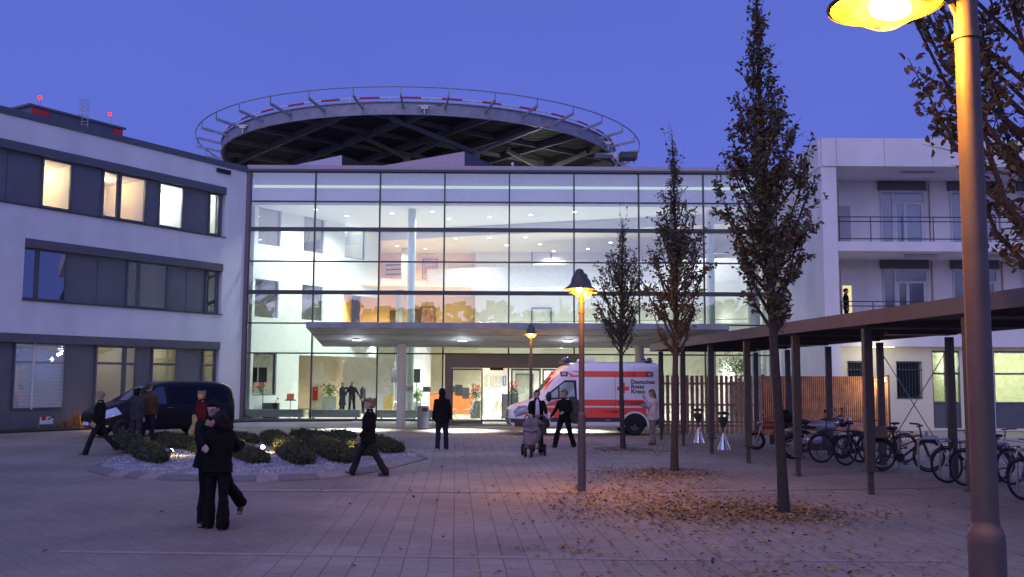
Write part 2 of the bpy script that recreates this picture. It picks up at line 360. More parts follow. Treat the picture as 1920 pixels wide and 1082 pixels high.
# ---------------- left wing (wall frame: x runs along the wall towards the camera, y outwards)
WR = math.atan2(-.852, -.524)
wing = thing('office_wing', 'white rendered office wing with three dark ribbon window bands, left of the glass hall', 'building', C0, WR)
LEN = 26.
bands = [(1.52, LEN, 8.65, 11.03), (1.58, 11.38, 5.0, 7.36), (1.6, LEN, 0., 3.68)]
g = MB()
for z0, z1 in ((11.03, 12.0), (7.36, 8.65), (3.68, 5.0)): g.box(0, LEN, -.35, 0, z0, z1)
for s0, s1, z0, z1 in bands:
    g.box(0, s0, -.35, 0, z0, z1)
    if s1 < LEN: g.box(s1, LEN, -.35, 0, z0, z1)
g.box(0, LEN, -12, -11.7, 0, 12.0); g.box(0, LEN, -11.7, -.35, 11.75, 11.95); g.box(LEN-.3, LEN, -11.7, -.35, 0, 11.75)
g.box(0, .05, -11.7, -.36, 0, 11.74)
g.build('wall', white_render, wing)
g = MB(); g.box(-.05, LEN+.05, -.4, .06, 12.003, 12.27); g.box(-.05, LEN, -12.06, -11.66, 12.003, 12.27); g.build('parapet_capping', grey_metal, wing)
g = MB(); g.box(1.35, 2.15, .003, .12, 11.68, 11.86); g.build('vent', dark, wing)
lit = {}
def room(s0, s1, z0, z1, wallm, power, col, depth=3.2, nm='room'):
    g = MB(); y1 = -.42; y0 = y1-depth
    g.box(s0-.05, s0, y0, y1, z0, z1); g.box(s1, s1+.05, y0, y1, z0, z1); g.box(s0, s1, y0-.05, y0, z0, z1); g.box(s0, s1, y0, y1, z1, z1+.04); g.box(s0, s1, y0, y1, z0-.04, z0)
    g.build(nm, wallm, wing)
    if power:
        l = lamp('POINT', 'room_light', ((s0+s1)/2, (y0+y1)/2, z1-.25), power, col, wing, .12)
def window(s0, s1, z0, z1, gm=None, fr=.06, y=-.17, transom=None):
    g = MB(); g.box(s0, s0+fr, y-.05, y+.04, z0, z1); g.box(s1-fr, s1, y-.05, y+.04, z0, z1); g.box(s0+fr, s1-fr, y-.05, y+.04, z1-fr, z1); g.box(s0+fr, s1-fr, y-.05, y+.04, z0, z0+fr)
    if transom: g.box(s0+fr, s1-fr, y-.05, y+.04, transom-.05, transom+.05)
    f = g.build('window', grey_metal, wing)
    p = MB(); p.box(s0+fr, s1-fr, y-.012, y-.002, z0+fr, z1-fr); p.build('pane', gm or glass2, f)
def panels(spans, z0, z1, y=-.2):
    for a, b in spans:
        n = max(1, round((b-a)/1.4))
        for i in range(n): g = MB(); g.box(a+(b-a)*i/n+.012, a+(b-a)*(i+1)/n-.012, y-.03, y, z0, z1); g.build('cladding_panel', panel_grey, wing)
        g = MB(); g.box(a, b, y-.12, y-.035, z0, z1); g.build('backing', dark, wing)
def spans(s0, s1, holes):
    o = []; c = s0
    for a, b in sorted(holes):
        if a > c+.02: o.append((c, a))
        c = b
    if s1 > c+.02: o.append((c, s1))
    return o
for (s0, s1, z0, z1) in bands:
    g = MB(); g.box(s0, s1, -.34, .05, z1-.34, z1+.001); g.build('header', grey_metal, wing)
    if z0 > 1: g = MB(); g.box(s0-.02, s1+.02, -.3, .07, z0-.045, z0); g.build('sill', frame_metal, wing)
# top band
in_warm = mat('interior warm white', (.82, .72, .56), .7, var=.04)
zt0, zt1 = 8.68, 10.69
W1 = [(9.51, 10.66), (7.33, 7.95), (5.93, 7.12), (3.92, 5.12), (1.84, 2.3)]
hol = [(a-.09, b+.09) for a, b in W1]; panels(spans(1.54, LEN, hol), zt0, zt1)
for a, b in W1: window(a-.09, b+.09, zt0, zt1, fr=.09)
room(9.2, 11.0, 8.7, 10.65, in_warm, 210, (1, .80, .45)); room(5.8, 8.1, 8.7, 10.65, in_warm, 180, (1, .74, .38), 2.6)
room(3.7, 5.3, 8.7, 10.65, in_white, 330, (1, .96, .82), 2.2); room(1.75, 2.6, 8.7, 10.65, in_white, 260, (1, .94, .75), 2.0)
# mid band (dark)
M1 = [(10.75, 11.36), (9.45, 10.73), (6.08, 6.66), (4.55, 6.06), (1.75, 2.42)]
panels(spans(1.6, 11.38, M1), 5.02, 7.02)
for a, b in M1: window(a, b, 5.02, 7.02, fr=.07)
for a, b in ((9.4, 11.4), (4.4, 6.8), (1.65, 2.6)): room(a, b, 5.03, 7.0, mat('unlit office', (.12, .12, .13), .8), 0, None, 3)
# ground band
G1 = [(9.35, 11.5), (6.62, 8.0), (6.0, 6.6), (3.85, 5.24), (1.68, 2.46)]
z0, z1 = .55, 3.34
panels(spans(1.62, LEN, G1), .02, z1)
for a, b in G1:
    window(a, b, z0 if a != 9.35 else .78, z1, fr=.08, transom=2.6)
    g = MB(); g.box(a, b, -.23, -.2, .02, (z0 if a != 9.35 else .78)-.002); g.build('apron_panel', panel_grey, wing)
room(5.9, 8.1, .5, 3.3, in_cream, 17, (1, .86, .62), 3.5); room(3.7, 5.4, .5, 3.3, in_cream, 16, (1, .86, .6), 3.); room(1.6, 2.6, .5, 3.3, in_cream, 9, (1, .8, .45), 2.6)
room(9.2, 11.6, .5, 3.3, in_white, 14, (.85, .93, 1), 3.)
g = MB()
for i in range(46): 
    z = .84+i*.054
    g.box(9.42, 10.68, -.155, -.11, z, z+.03, None); g.box(10.76, 11.44, -.155, -.11, z, z+.03)
g.build('venetian_blind', mat('blind slats', (.50, .53, .60), .45), wing)
# frame verticals of blinds
g = MB(); g.box(10.68, 10.76, -.13, -.09, .78, 3.32); g.build('window_mullion', off_white, wing)
g = MB(); g.box(6.9, 7.5, -3.5, -3.2, .5, 2.4); 
for i in range(5): g.box(6.95, 7.45, -3.2, -3.12, .7+i*.34, .9+i*.34)
g.build('bookshelf', mat('shelf', (.25, .15, .1), .6), wing)
# roof plant with red ends, obstruction lights, ladder cage
ph = thing('roof_plant_room', 'grey plant enclosure with red end panels on the roof of the white wing', 'plant room', wpt(0, 0), WR)
o5 = C0+Vector((-.852, .524, 0))*4.2
def ps5(px, py): a_, z_ = onwall(px, py, (o5.x, o5.y), WAZ); return -a_, z_
sa, zc = ps5(58, 207); sb, zd = ps5(229, 246); zc = (zc+zd)/2+.14
g = MB(); g.box(sb, sa, -7.2, -4.2, 12.0, zc); g.build('casing', grey_metal, ph)
g = MB(); g.box(sb-.004, sb+.5, -4.197, -4.15, 12.0, zc-.05); g.build('red_panel', red, ph); g = MB(); g.box(sa-.8, sa+.004, -4.197, -4.15, 12.0, zc-.05); g.build('red_panel', red, ph)
g = MB(); g.box(sb-.15, sa+.15, -7.3, -4.1, zc+.003, zc+.09); g.build('roof', grey_metal, ph)
redglow = emis('red beacon', (1, .02, .02), 3.5)
for i, (px, py) in enumerate(((75, 183), (206, 214))):
    az = WAZ; o2 = C0+Vector((-.852, .524, 0))*5; s_, z_ = onwall(px, py, (o2.x, o2.y), az); p = o2+Vector((.524, .852, 0))*s_
    t = thing('obstruction_light', ['red warning light at the far left end of the roof plant', 'red warning light at the right end of the roof plant'][i], 'beacon', (p.x, p.y, 12.0), 0, 'red warning lights on the roof')
    g = MB(); g.cyl((0, 0, 0), (0, 0, z_-12.1), .03); g.build('pole', alu, t)
    g = MB(); g.ell((0, 0, z_-12), .085, .085, .09); g.build('lens', redglow, t, True)
p = o5+Vector((.524, .852, 0))*onwall(163, 215, (o5.x, o5.y), WAZ)[0]+Vector((.1, -.4, -.6)); zl_ = onwall(163, 193, (o5.x, o5.y), WAZ)[1]; t = thing('roof_ladder', 'steel ladder with safety cage rising above the roof plant', 'ladder', (p.x, p.y, zl_-3.0))
g = MB()
for x in (-.28, .28): g.cyl((x, 0, 0), (x, 0, 3.0), .025)
for i in range(11): g.cyl((-.28, 0, .2+i*.26), (.28, 0, .2+i*.26), .015)
for z in (1.9, 2.3, 2.7, 3.0): g.path([(math.cos(a)*.38, -.3+math.sin(a)*.42, z) for a in [i*2*PI/12 for i in range(12)]], .014, 6, True)
for a in (3.6, 4.2, 4.7, 5.3, 5.8): g.cyl((math.cos(a)*.38, -.3+math.sin(a)*.42, 1.9), (math.cos(a)*.38, -.3+math.sin(a)*.42, 3.0), .01)
g.build('ladder_cage', alu, t); t.scale = (.5, .5, .62); t.location.z += 1.1
# little sign in the bed, reed grass with light
p = wpt(10.45, .5); t = thing('bed_sign', 'small white sign with a red dot standing in the bed below the blinds', 'sign', p, WR+PI)
g = MB(); g.box(-.27, .27, 0, .02, .22, .50); g.build('panel', paper, t)
g = MB(); g.cyl((-.3, 0, 0), (-.3, 0, .3), .012); g.cyl((.3, 0, 0), (.3, 0, .3), .012); g.build('stake', alu, t)
g = MB(); g.cyl((-.12, -.01, .45), (-.12, -.003, .45), .1, n=16); g.build('red_dot', red, t)
g = MB(); g.bar((.05, -.005, .4), (.3, -.005, .5), .01, .05); g.build('arrow', dark, t)
def grass(name, label, p, n, h, sp, m, cat='ornamental grass', group=None):
    t = thing(name, label, cat, p, 0, group); g = MB()
    for i in range(n):
        a = random.random()*2*PI; r = random.random()*sp*.4; l = h*random.uniform(.6, 1.1); b = Vector((r*math.cos(a), r*math.sin(a), 0)); o = Vector((math.cos(a), math.sin(a), 0))*sp*random.uniform(.2, 1)
        w_ = Vector((-math.sin(a), math.cos(a), 0))*.012; m1 = b+o*.35+Vector((0, 0, l*.6)); e = b+o+Vector((0, 0, l))
        g.add([b-w_, b+w_, m1+w_*.7, m1-w_*.7, e], [(0, 1, 2, 3), (3, 2, 4)])
    g.build('leaves', m, t, fix=False); return t
drygrass = mat('dry grass', (.35, .22, .08), .8, var=.4)
grass('grass_tuft', 'tuft of dry ornamental grass lit orange beside the black van bonnet', wpt(9.35, .8, .06), 140, .65, .5, drygrass)
grass('grass_tuft', 'low tuft of dry grass in the bed between sign and van', wpt(9.9, .8, .06), 110, .35, .5, drygrass)
t = thing('bed_uplight', 'small uplight glowing orange in the bed next to the van', 'spotlight', wpt(9.0, 1.15, .07))
g = MB(); g.cyl((0, 0, 0), (0, 0, .09), .06, .07); g.build('housing', dark, t)
g = MB(); g.cyl((0, 0, .091), (0, 0, .1), .05); g.build('lens', emis('uplight lens', (1, .6, .2), 25), t)
lamp('POINT', 'uplight', (0, -.1, .28), 16, (1, .45, .12), t, .04)
# ---------------- glass hall
FY = 46.6; X0 = -12.75; BW = 3.15
hall = thing('glass_hall', 'three storey hospital entrance hall with a flat glass curtain wall and lit interior', 'building', (0, FY, 0))
zs = [.10, 3.22, 4.66, 6.15, 7.66, 9.22, 10.6, 12.06]
g = MB()
for i in range(9):
    x = X0+i*BW; g.box(x-.035, x+.035, -.10, .06, .1, 12.06)
g.build('mullion', frame_metal, hall)
for i, z in enumerate(zs[1:-1]):
    g = MB(); h = .10 if z in (6.15, 9.22) else .035
    g.box(X0-.05, X0+8*BW, -.16 if h > .05 else -.075, -.102 if h > .05 else .05, z-h, z+h); g.build('transom', frame_metal, hall)
g = MB(); g.box(X0-.25, X0-.04, -.12, .3, 0, 12.1); g.build('corner_post', mat('corner post', (.16, .12, .13), .5), hall)
g = MB(); g.box(X0-.2, X0+8*BW+.2, -.14, .3, 0, .10); g.build('plinth', grey_metal, hall)
for i in range(8):
    for j in range(7):
        x = X0+i*BW
        if j == 0 and i in (3, 4): continue
        g = MB(); g.box(x+.036, x+BW-.036, -.014, -.002, zs[j]+.036, zs[j+1]-.036); g.build('glass_pane', glass, hall)
# roof edge
g = MB(); g.box(X0-.2, 12.6, -.22, .4, 12.062, 12.17); g.build('gutter', frame_metal, hall)
roofm = mat('roof fascia', (.42, .36, .40), .6, var=.06)
g = MB(); g.box(X0-.2, 12.6, -.12, 24, 12.173, 12.38); g.build('roof', roofm, hall)
# spandrel wall above the ceiling, with a lit cove
g = MB(); g.box(X0, 12.5, .35, .6, 10.62, 11.32); g.box(X0, 12.5, .45, .6, 11.32, 11.55); g.box(X0, 12.5, .35, .6, 11.55, 12.05); g.build('spandrel_panel', mat('spandrel', (.48, .48, .62), .7), hall)
g = MB(); g.box(X0, 12.5, .43, .447, 11.36, 11.5); g.build('cove_light', emis('cove', (.85, 1, .9), .62), hall)
# floors and ceilings (local y = world y - FY)
def poly(pts, z0, z1, name, m, label=None):
    g = MB(); g.prism([(x, y-FY) for x, y in pts], z0, z1); return g.build(name, m, hall, label=label)
poly([(-12.9, 46.9), (14, 46.9), (14, 66), (-12.9, 66)], .02, .06, 'floor', in_floor)
poly([(-12.9, 46.75), (13, 46.75), (13, 47.8), (5, 50.5), (-3.7, 53.6), (-7.6, 55.2), (-12.9, 47)], 10.45, 10.6, 'ceiling', in_white)
poly([(13, 47.62), (5, 50.52), (-3.7, 53.62), (-7.6, 55.22), (-7.6, 55.4), (-3.7, 53.8), (5, 50.7), (13, 47.8)], 9.92, 10.448, 'ceiling_fascia', mat('ceiling fascia', (.55, .55, .60), .7))
poly([(13, 47.82), (5, 50.72), (-3.7, 53.82), (-7.6, 55.42), (-9, 66), (13, 66)], 9.93, 10.1, 'ceiling', in_cream)
# gallery level two
L2 = [(12.6, 50.7), (3.35, 54.2), (-5.05, 57.4), (-7.6, 55.6)]
poly(L2+[(-9, 66), (12.6, 66)], 7.3, 7.8, 'gallery_slab', in_white)
def strip(pts, z0, z1, th, name, m):
    g = MB()
    for a, b in zip(pts, pts[1:]):
        a = Vector((a[0], a[1]-FY, (z0+z1)/2)); b = Vector((b[0], b[1]-FY, (z0+z1)/2)); g.bar(a, b, th, z1-z0)
    return g.build(name, m, hall)
strip([(12.6, 50.64), (3.35, 54.14), (-5.05, 57.34)], 7.25, 8.5, .1, 'gallery_parapet', mat('parapet panel', (.62, .62, .66), .6))
g = MB()
for k in range(14):
    t_ = k/13; x = -5.05+(12.6+5.05)*t_; y = 57.34-(57.34-50.64)*t_; g.cyl((x, y-FY, 8.5), (x, y-FY, 8.75), .015, n=6)
g.cyl((-5.05, 57.34-FY, 8.75), (12.6, 50.64-FY, 8.75), .025, n=6); g.build('railing', alu, hall)
# gallery level one
poly([(12.6, 49.3), (-2, 53.9), (-9.0, 53.2), (-10, 66), (12.6, 66)], 3.9, 4.25, 'gallery_slab', in_white)
strip([(12.6, 49.24), (-2, 53.84), (-8.9, 53.14)], 3.85, 4.95, .1, 'gallery_parapet', in_white)
g = MB(); g.cyl((12.6, 49.24-FY, 5.15), (-2, 53.84-FY, 5.15), .025, n=6)
for k in range(10): t_ = k/9; g.cyl((12.6-14.6*t_, 49.24+4.6*t_-FY, 4.95), (12.6-14.6*t_, 49.24+4.6*t_-FY, 5.15), .012, n=6)
g.build('railing', alu, hall)
# back walls
def yw(x0, x1, y, z0, z1, name, m, th=.12): g = MB(); g.box(x0, x1, y-FY, y-FY+th, z0, z1); return g.build(name, m, hall)
yw(-9.6, -2.35, 61, 4.25, 7.28, 'back_wall', in_orange); yw(-2.3, 14, 60.2, 4.25, 7.28, 'back_wall', in_white)
yw(-9.6, -2.35, 61, 7.8, 9.92, 'back_wall', in_orange); yw(-2.3, 14, 60.2, 7.8, 9.92, 'back_wall', in_white)
yw(-14, -7.7, 63, .06, 3.88, 'back_wall', in_cream); yw(-9.95, -5.0, 57.2, .06, 3.88, 'partition', in_white); yw(-4.95, -1.2, 60.5, .06, 3.88, 'back_wall', in_cream); yw(-1.1, 14, 61, .06, 3.88, 'back_wall', in_white)
g = MB(); g.box(-10.3, -10.15, 53.4-FY, 14.6, 3.9, 12.0); g.build('side_wall', in_orange, hall); g = MB(); g.box(-14.2, -14.05, 2.0, 16.6, .06, 3.88); g.build('side_wall', in_cream, hall); g = MB(); g.box(-14, 12.6, 19.5, 19.6, 0, 12.1); g.build('rear_wall', in_white, hall)
g = MB(); g.box(12.45, 12.6, .35, 20, .06, 12.05); g.build('side_wall', in_white, hall)
# warm ceilings over orange rooms
poly([(-10, 53.6), (-2.35, 54.6), (-2.35, 61), (-10, 61)], 7.2, 7.29, 'ceiling', in_orange); 
g = MB(); g.lathe([(.85, .06), (.85, 3.86)], (-5.35, 54.2-FY, 0), 32); g.build('round_stair_core', mat('stair core', (.72, .66, .66), .6), hall, True)
# inner columns
for x, y, z0, z1, r in ((-5.0, 47.75, .06, 10.44, .2), (9.85, 47.75, .06, 10.44, .2), (-6.55, 55.2, .06, 3.86, .16), (-6.6, 56.6, 4.25, 7.2, .2), (-6.55, 58.5, 7.8, 9.92, .2), (12.0, 47.9, .06, 10.44, .3)):
    g = MB(); g.cyl((x, y-FY, z0), (x, y-FY, z1), r, n=20); g.build('column', mat('column paint', (.46, .50, .52), .6, var=.05), hall, True)
# angled inner wall (continues the white wing), with openings
iw = thing('inner_wing_wall', 'white angled wall with dark windows inside the glass hall, left side', 'wall', C0, math.atan2(.852, .524))
def sw(px, py=500): return onwall(px, py, (C0.x, C0.y), WAZ)
s_g = sw(565)[0]; s_1 = sw(645)[0]; s_2 = 10.0
wins = []
for (xa, ya, xb, yb, k) in ((486, 386, 528, 459, 'dim'), (571, 403, 609, 473, 'dim'), (648, 418, 686, 484, 'lit'), (479, 522, 523, 596, 'dark'), (567, 533, 606, 601, 'dark'), (475, 662, 519, 744, 'cream')):
    sa, za = sw(xa, ya); sb, _ = sw(xb, ya+8); _, zb = sw(xa, yb-2); wins.append((sa, sb, zb, za, k))
def wallgrid(x0, x1, z0, z1, holes, y0, y1):
    g = MB(); xs = sorted({x0, x1, *[h[0] for h in holes], *[h[1] for h in holes]}); zz = sorted({z0, z1, *[h[2] for h in holes], *[h[3] for h in holes]})
    xs = [x for x in xs if x0 <= x <= x1]; zz = [z for z in zz if z0 <= z <= z1]
    for a, b in zip(xs, xs[1:]):
        for c, d in zip(zz, zz[1:]):
            if not any(h[0]-1e-6 <= a and b <= h[1]+1e-6 and h[2]-1e-6 <= c and d <= h[3]+1e-6 for h in holes): g.box(a, b, y0, y1, c, d)
    return g
H_ = [h[:4] for h in wins]+[(s_g, s_2, .06, 3.2), (s_1, s_2, 4.25, 6.62)]
wallgrid(.35, s_2, .06, 10.45, H_, 0, .25).build('wall', mat('angled wall', (.74, .78, .77), .75, var=.04), iw)
for a, b, c, d, k in wins:
    g = MB(); f = .05; g.box(a, a+f, .1, .16, c, d); g.box(b-f, b, .1, .16, c, d); g.box(a+f, b-f, .1, .16, c, c+f); g.box(a+f, b-f, .1, .16, d-f, d)
    fr = g.build('window', grey_metal, iw)
    g = MB(); g.box(a+f, b-f, .13, .14, c+f, d-f); g.build('pane', glass2, fr)
    g = MB(); g.box(a-.1, b+.1, 1.2, 1.25, c-.1, d+.1)
    g.box(a-.15, a-.1, .26, 1.2, c-.1, d+.1); g.box(b+.1, b+.15, .26, 1.2, c-.1, d+.1); g.box(a-.1, b+.1, .26, 1.2, d+.1, d+.15); g.box(a-.1, b+.1, .26, 1.2, c-.15, c-.1)
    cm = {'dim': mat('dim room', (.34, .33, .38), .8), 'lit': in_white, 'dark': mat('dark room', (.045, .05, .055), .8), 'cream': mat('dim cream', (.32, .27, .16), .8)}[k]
    g.build('room', cm, iw)
    if k == 'lit': lamp('POINT', 'room_light', ((a+b)/2, .7, d-.3), 150, (1, .97, .9), iw, .1)
# extra lit rooms
ORD = ['first', 'second', 'third', 'fourth', 'fifth', 'sixth', 'seventh', 'eighth', 'ninth', 'tenth', 'eleventh', 'twelfth']
lobby_cool = (.93, 1, .97); warm = (1, .76, .45)
disc_m = emis('downlight disc', (.95, .98, 1), 26); disc_w = emis('warm downlight disc', (1, .85, .6), 14)
def downlight(x, y, z, power, col, label, group, m=None, ang=150, vis=True):
    t = thing('downlight', label, 'ceiling light', (x, y, z), 0, group)
    g = MB(); g.lathe([(.10, -.012), (.14, -.02), (.145, 0)], (0, 0, 0), 16); g.build('trim_ring', alu, t)
    g = MB(); g.cyl((0, 0, -.008), (0, 0, -.002), .10, n=16); g.build('lens', m or disc_m, t)
    if power: lamp('SPOT', 'beam', (0, 0, -.05), power, col, t, .09, ang, .6)
lb = 'round downlight in the white ceiling of the upper hall'
for i, (px, py) in enumerate(((592, 393), (650, 405), (735, 400), (811, 397), (842, 411), (918, 407), (995, 403), (1077, 398), (1357, 401))):
    r = ray(px, py); t_ = (10.44-H)/r.z; downlight(r.x*t_, r.y*t_, 10.45, 1000, lobby_cool, ORD[i]+' '+lb+', counted from the left', 'downlights in the upper hall ceiling')
lb = 'round downlight in the lower ceiling over the gallery'
for i, (px, py) in enumerate(((855, 448), (918, 446), (950, 460), (985, 445), (1013, 458), (1038, 471), (1102, 467), (1119, 480), (1145, 455), (1180, 478), (1310, 430))):
    r = ray(px, py); t_ = (9.92-H)/r.z; Y = r.y*t_
    if Y < 60: downlight(r.x*t_, Y, 9.93, 680 if px in (855, 950, 1038, 1119, 1180, 1310) else 0, (1, .97, .88), ORD[i]+' '+lb+', counted from the left', 'downlights over the gallery')
lb = 'warm downlight in the orange gallery ceiling'
for i, (px, py, z) in enumerate(((704, 565, 7.19), (713, 554, 7.19), (735, 570, 7.19), (780, 561, 7.19))):
    r = ray(px, py); t_ = (z-H)/r.z; downlight(r.x*t_, min(58.0, r.y*t_), z, 430, warm, ORD[i]+' '+lb+', counted from the left', 'warm downlights on level one', disc_w)
for (px, py) in ((785, 456), (733, 467)):
    downlight(-5.3 if px > 760 else -6.9, 58.6 if px > 760 else 57.5, 9.93, 560, warm, ('right' if px > 760 else 'left')+' warm downlight above the orange top gallery', 'warm downlights on level two', disc_w)
for i, (x, y, c, p) in enumerate(((-11.2, 58, (1, .90, .68), 300), (-7.9, 54.8, (.97, .98, 1), 420), (-6.2, 51.5, (1, .97, .93), 300), (-3.4, 57.5, (1, .88, .62), 230), (-2.0, 51.5, (1, .96, .85), 300), (1.0, 54, (1, .98, .93), 400), (4.5, 53, (1, 1, .95), 400), (8.5, 53.5, (1, 1, .93), 400), (3, 58.5, (1, 1, .95), 350), (10.5, 56, (1, 1, .93), 300))):
    downlight(x, y, 3.89, p*4.6, c, ORD[i]+' round downlight in the ground floor ceiling of the hall, counted from the left', 'downlights on the ground floor')
for i, x in enumerate((0.5, 5, 9.5)): downlight(x, 56.5, 7.29, 1100, (1, 1, .95), ORD[i]+' round downlight under the upper gallery, counted from the left', 'downlights on level one')
# gallery furnishings seen through the glass
def framed(name, label, cat, x, y, z0, z1, w_, m, m2=None):
    t = thing(name, label, cat, (x, y, z0)); g = MB(); g.box(-w_/2, w_/2, -.03, 0, 0, z1-z0); g.build('frame', frame_metal if m2 is None else m2, t)
    g = MB(); g.box(-w_/2+.04, w_/2-.04, -.036, -.031, .04, z1-z0-.04); g.build('sheet', m, t); return t
artm = mat('art print', (.55, .42, .36), .7, var=.6, vs=3, col2=(.28, .08, .07))
framed('picture', 'abstract red picture on the orange wall of level one', 'picture', -5.3, 60.95, 5.0, 6.55, .95, artm)
framed('picture', 'abstract pink picture on the orange wall of the top level', 'picture', -5.2, 60.95, 8.3, 9.6, 1.0, artm)
g = MB(); g.box(-7.7, -6.9, 60.9-FY-.05, 60.9-FY, 4.27, 6.3); g.build('door', mat('dark door', (.07, .05, .04), .5), hall)
for (a, b) in ((-6.2, -5.8),): g = MB(); g.box(a, b, 60.85-FY-.05, 60.85-FY, 4.27, 6.4); g.build('door', mat('dark door', (.07, .05, .04), .5), hall)
for z_ in (8.55, 8.85, 9.15): g = MB(); g.bar((-8.0, 60.8-FY, z_), (-6.7, 60.8-FY, z_+.06), .03, .09); g.build('handrail_board', dark, hall)
for z0 in (4.27, 7.82):   # landing door opening with stair
    g = MB(); g.box(1.2, 1.28, 60.1-FY-.05, 60.19-FY, z0, z0+2.2); g.box(2.4, 2.48, 60.1-FY-.05, 60.19-FY, z0, z0+2.2); g.box(1.28, 2.4, 60.1-FY-.05, 60.19-FY, z0+2.1, z0+2.2); g.build('door_frame', grey_metal, hall)
g = MB(); g.box(-8.3, -7.9, 60.9-FY-.03, 60.9-FY, 5.2, 5.3); g.build('handrail', dark, hall)
# ---- canopy
canopy_m = mat('canopy concrete', (.34, .35, .36), .75, var=.28, vs=1.3, bump=.2, bs=30)
can = thing('entrance_canopy', 'wide concrete entrance canopy on round columns with three downlights', 'canopy', (0, 36.4, 0))
yb = 5.0
def cz(y): return 3.93-(y/yb)*.56
g = MB(); xa, xb, xc, xd = -7.75, 8.2, -8.05, 8.5
vs = [(xa, 0, 3.93), (xb, 0, 3.93), (xd, yb, 3.37), (xc, yb, 3.37), (xa, 0, 4.14), (xb, 0, 4.14), (xd, yb, 4.14), (xc, yb, 4.14)]
g.add(vs, [(0, 1, 2, 3), (4, 7, 6, 5), (0, 4, 5, 1), (1, 5, 6, 2), (2, 6, 7, 3), (3, 7, 4, 0)]); g.build('slab', canopy_m, can)
g = MB(); g.box(-8, 8.4, 5.02, 10.0, 3.98, 4.1); g.build('glass_link', canopy_m, can)
for y in (1.6, 3.2):
    g = MB(); z = cz(y)-.006; g.box(-7.8, 8.2, y-.02, y+.02, z-.004, z+.004); g.build('joint', mat('joint line', (.15, .15, .15), .8), can)
for x in (-4.6, 5.35):
    g = MB(); g.cyl((x, 4.2, 0), (x, 4.2, cz(4.2)+.02), .19, n=24); g.build('column', mat('canopy column', (.46, .44, .44), .7, var=.08), can, True)
for i, px in enumerate((669, 867, 1065)):
    p = atY(px, 637, 39.2); z = cz(39.2-36.4); t = thing('canopy_downlight', ['left', 'middle', 'right'][i]+' of the three round downlights under the canopy', 'ceiling light', (p.x, 39.2, z), 0, 'downlights under the canopy')
    g = MB(); g.cyl((0, 0, -.035), (0, 0, .01), .2, n=20); g.build('housing', alu, t)
    g = MB(); g.cyl((0, 0, -.06), (0, 0, -.036), .17, n=20); g.build('lens', emis('cool lens', (.75, .85, 1), 14), t)
    lamp('SPOT', 'beam', (0, -.1, -.08), 4200, (.8, .9, 1), t, .08, 62, .9, (R(-9), 0, 0))
    lamp('POINT', 'spill', (0, 0, -.3), 22, (.8, .9, 1), t, .1)
# ---- entrance vestibule
ve = thing('entrance_vestibule', 'glazed entrance porch with grey header and sliding doors standing open', 'entrance', (0, 43.7, 0))
vm = mat('porch cladding', (.20, .17, .175), .55, var=.06)
xL = atY(834, 700, 43.7).x; xR = atY(1092, 700, 43.7).x
g = MB(); g.box(xL, xR, 0, .18, 2.52, 3.12); g.box(xL, xL+.16, .0, .18, 0, 2.52); g.box(xR-.16, xR, 0, .18, 0, 2.52); g.box(xL, xR, .18, 2.7, 2.9, 3.1); g.build('header', vm, ve)
def vx(px): return atY(px, 740, 43.7).x
for (a, b, open_) in ((846, 905, 0), (958, 1014, 0), (1017, 1073, 0)):
    xa, xb = vx(a), vx(b); g = MB(); g.box(xa, xa+.07, .04, .12, .02, 2.5); g.box(xb-.07, xb, .04, .12, .02, 2.5); g.box(xa+.07, xb-.07, .04, .12, 2.42, 2.5); g.box(xa+.07, xb-.07, .04, .12, .02, .14)
    d = g.build('door', grey_metal, ve); g = MB(); g.box(xa+.07, xb-.07, .075, .085, .14, 2.42); g.build('pane', glass, d)
for x in (xL+.05, xR-.05): g = MB(); g.box(x-.01, x+.01, .2, 2.7, .05, 2.85); g.build('side_glass', glass, ve)
for (a, b) in ((xL+.16, vx(846)),): g = MB(); g.box(a, b, .03, .15, 0, 2.52); g.build('jamb', vm, ve)
for px, w_, y, c in ((860, .32, 1.55, (.30, .36, .33)), (873, .30, 1.42, (.42, .55, .46))):
    x = vx(px); g = MB(); g.box(x-w_/2, x+w_/2, .06, .066, y-.28, y+.22); g.build('notice', mat('notice %d' % px, c, .8), ve)
g = MB(); g.box(vx(931)-.3, vx(931)+.3, -.04, -.002, 2.42, 2.54); g.build('door_sensor', dark, ve)
g = MB(); g.box(vx(830), vx(958), -1.4, -.05, .008, .016); g.build('entrance_mat', mat('mat', (.06, .06, .065), .95), ve)
# ---------------- right building with balconies
RY = 40.0
rb = thing('balcony_building', 'pale hospital building with two balconies and railings behind the bicycle shelter', 'building', (12.97, RY, 0))
ox = 12.97
lw = mat('right render', (.74, .71, .72), .8, var=.07, vs=.8, streak=.12)
g = MB(); g.box(0, .62, 0, .6, 0, 11.0); g.build('corner_pier', lw, rb)
g = MB(); g.box(-.02, .3, .603, 8.5, 0, 11.0); g.box(0, .3, 6.6, 9, 11.0, 12.0); g.build('side_wall', lw, rb)
g = MB()
xs = [0, .62]+[.62+2.02*i for i in range(1, 12)]
for a, b in zip(xs, xs[1:]): g.box(a+.008, b-.008, -.08, .1, 11.0, 12.2)
g.box(0, 22.8, .1, .4, 11.003, 12.15); g.box(-.08, .1, .103, 8, 11.003, 12.2); g.build('roof_fascia', lw, rb)
g = MB(); g.box(.1, 22.8, .4, 12, 11.7, 11.9); g.box(.3, 22.8, .41, 3, 11.003, 11.1); g.build('roof', lw, rb)
for z0, z1 in ((7.42, 7.82), (3.45, 4.27)):
    g = MB(); g.box(.625, 22.8, -.02, 3.0, z0, z1); g.build('balcony_slab', lw, rb)
g = MB()
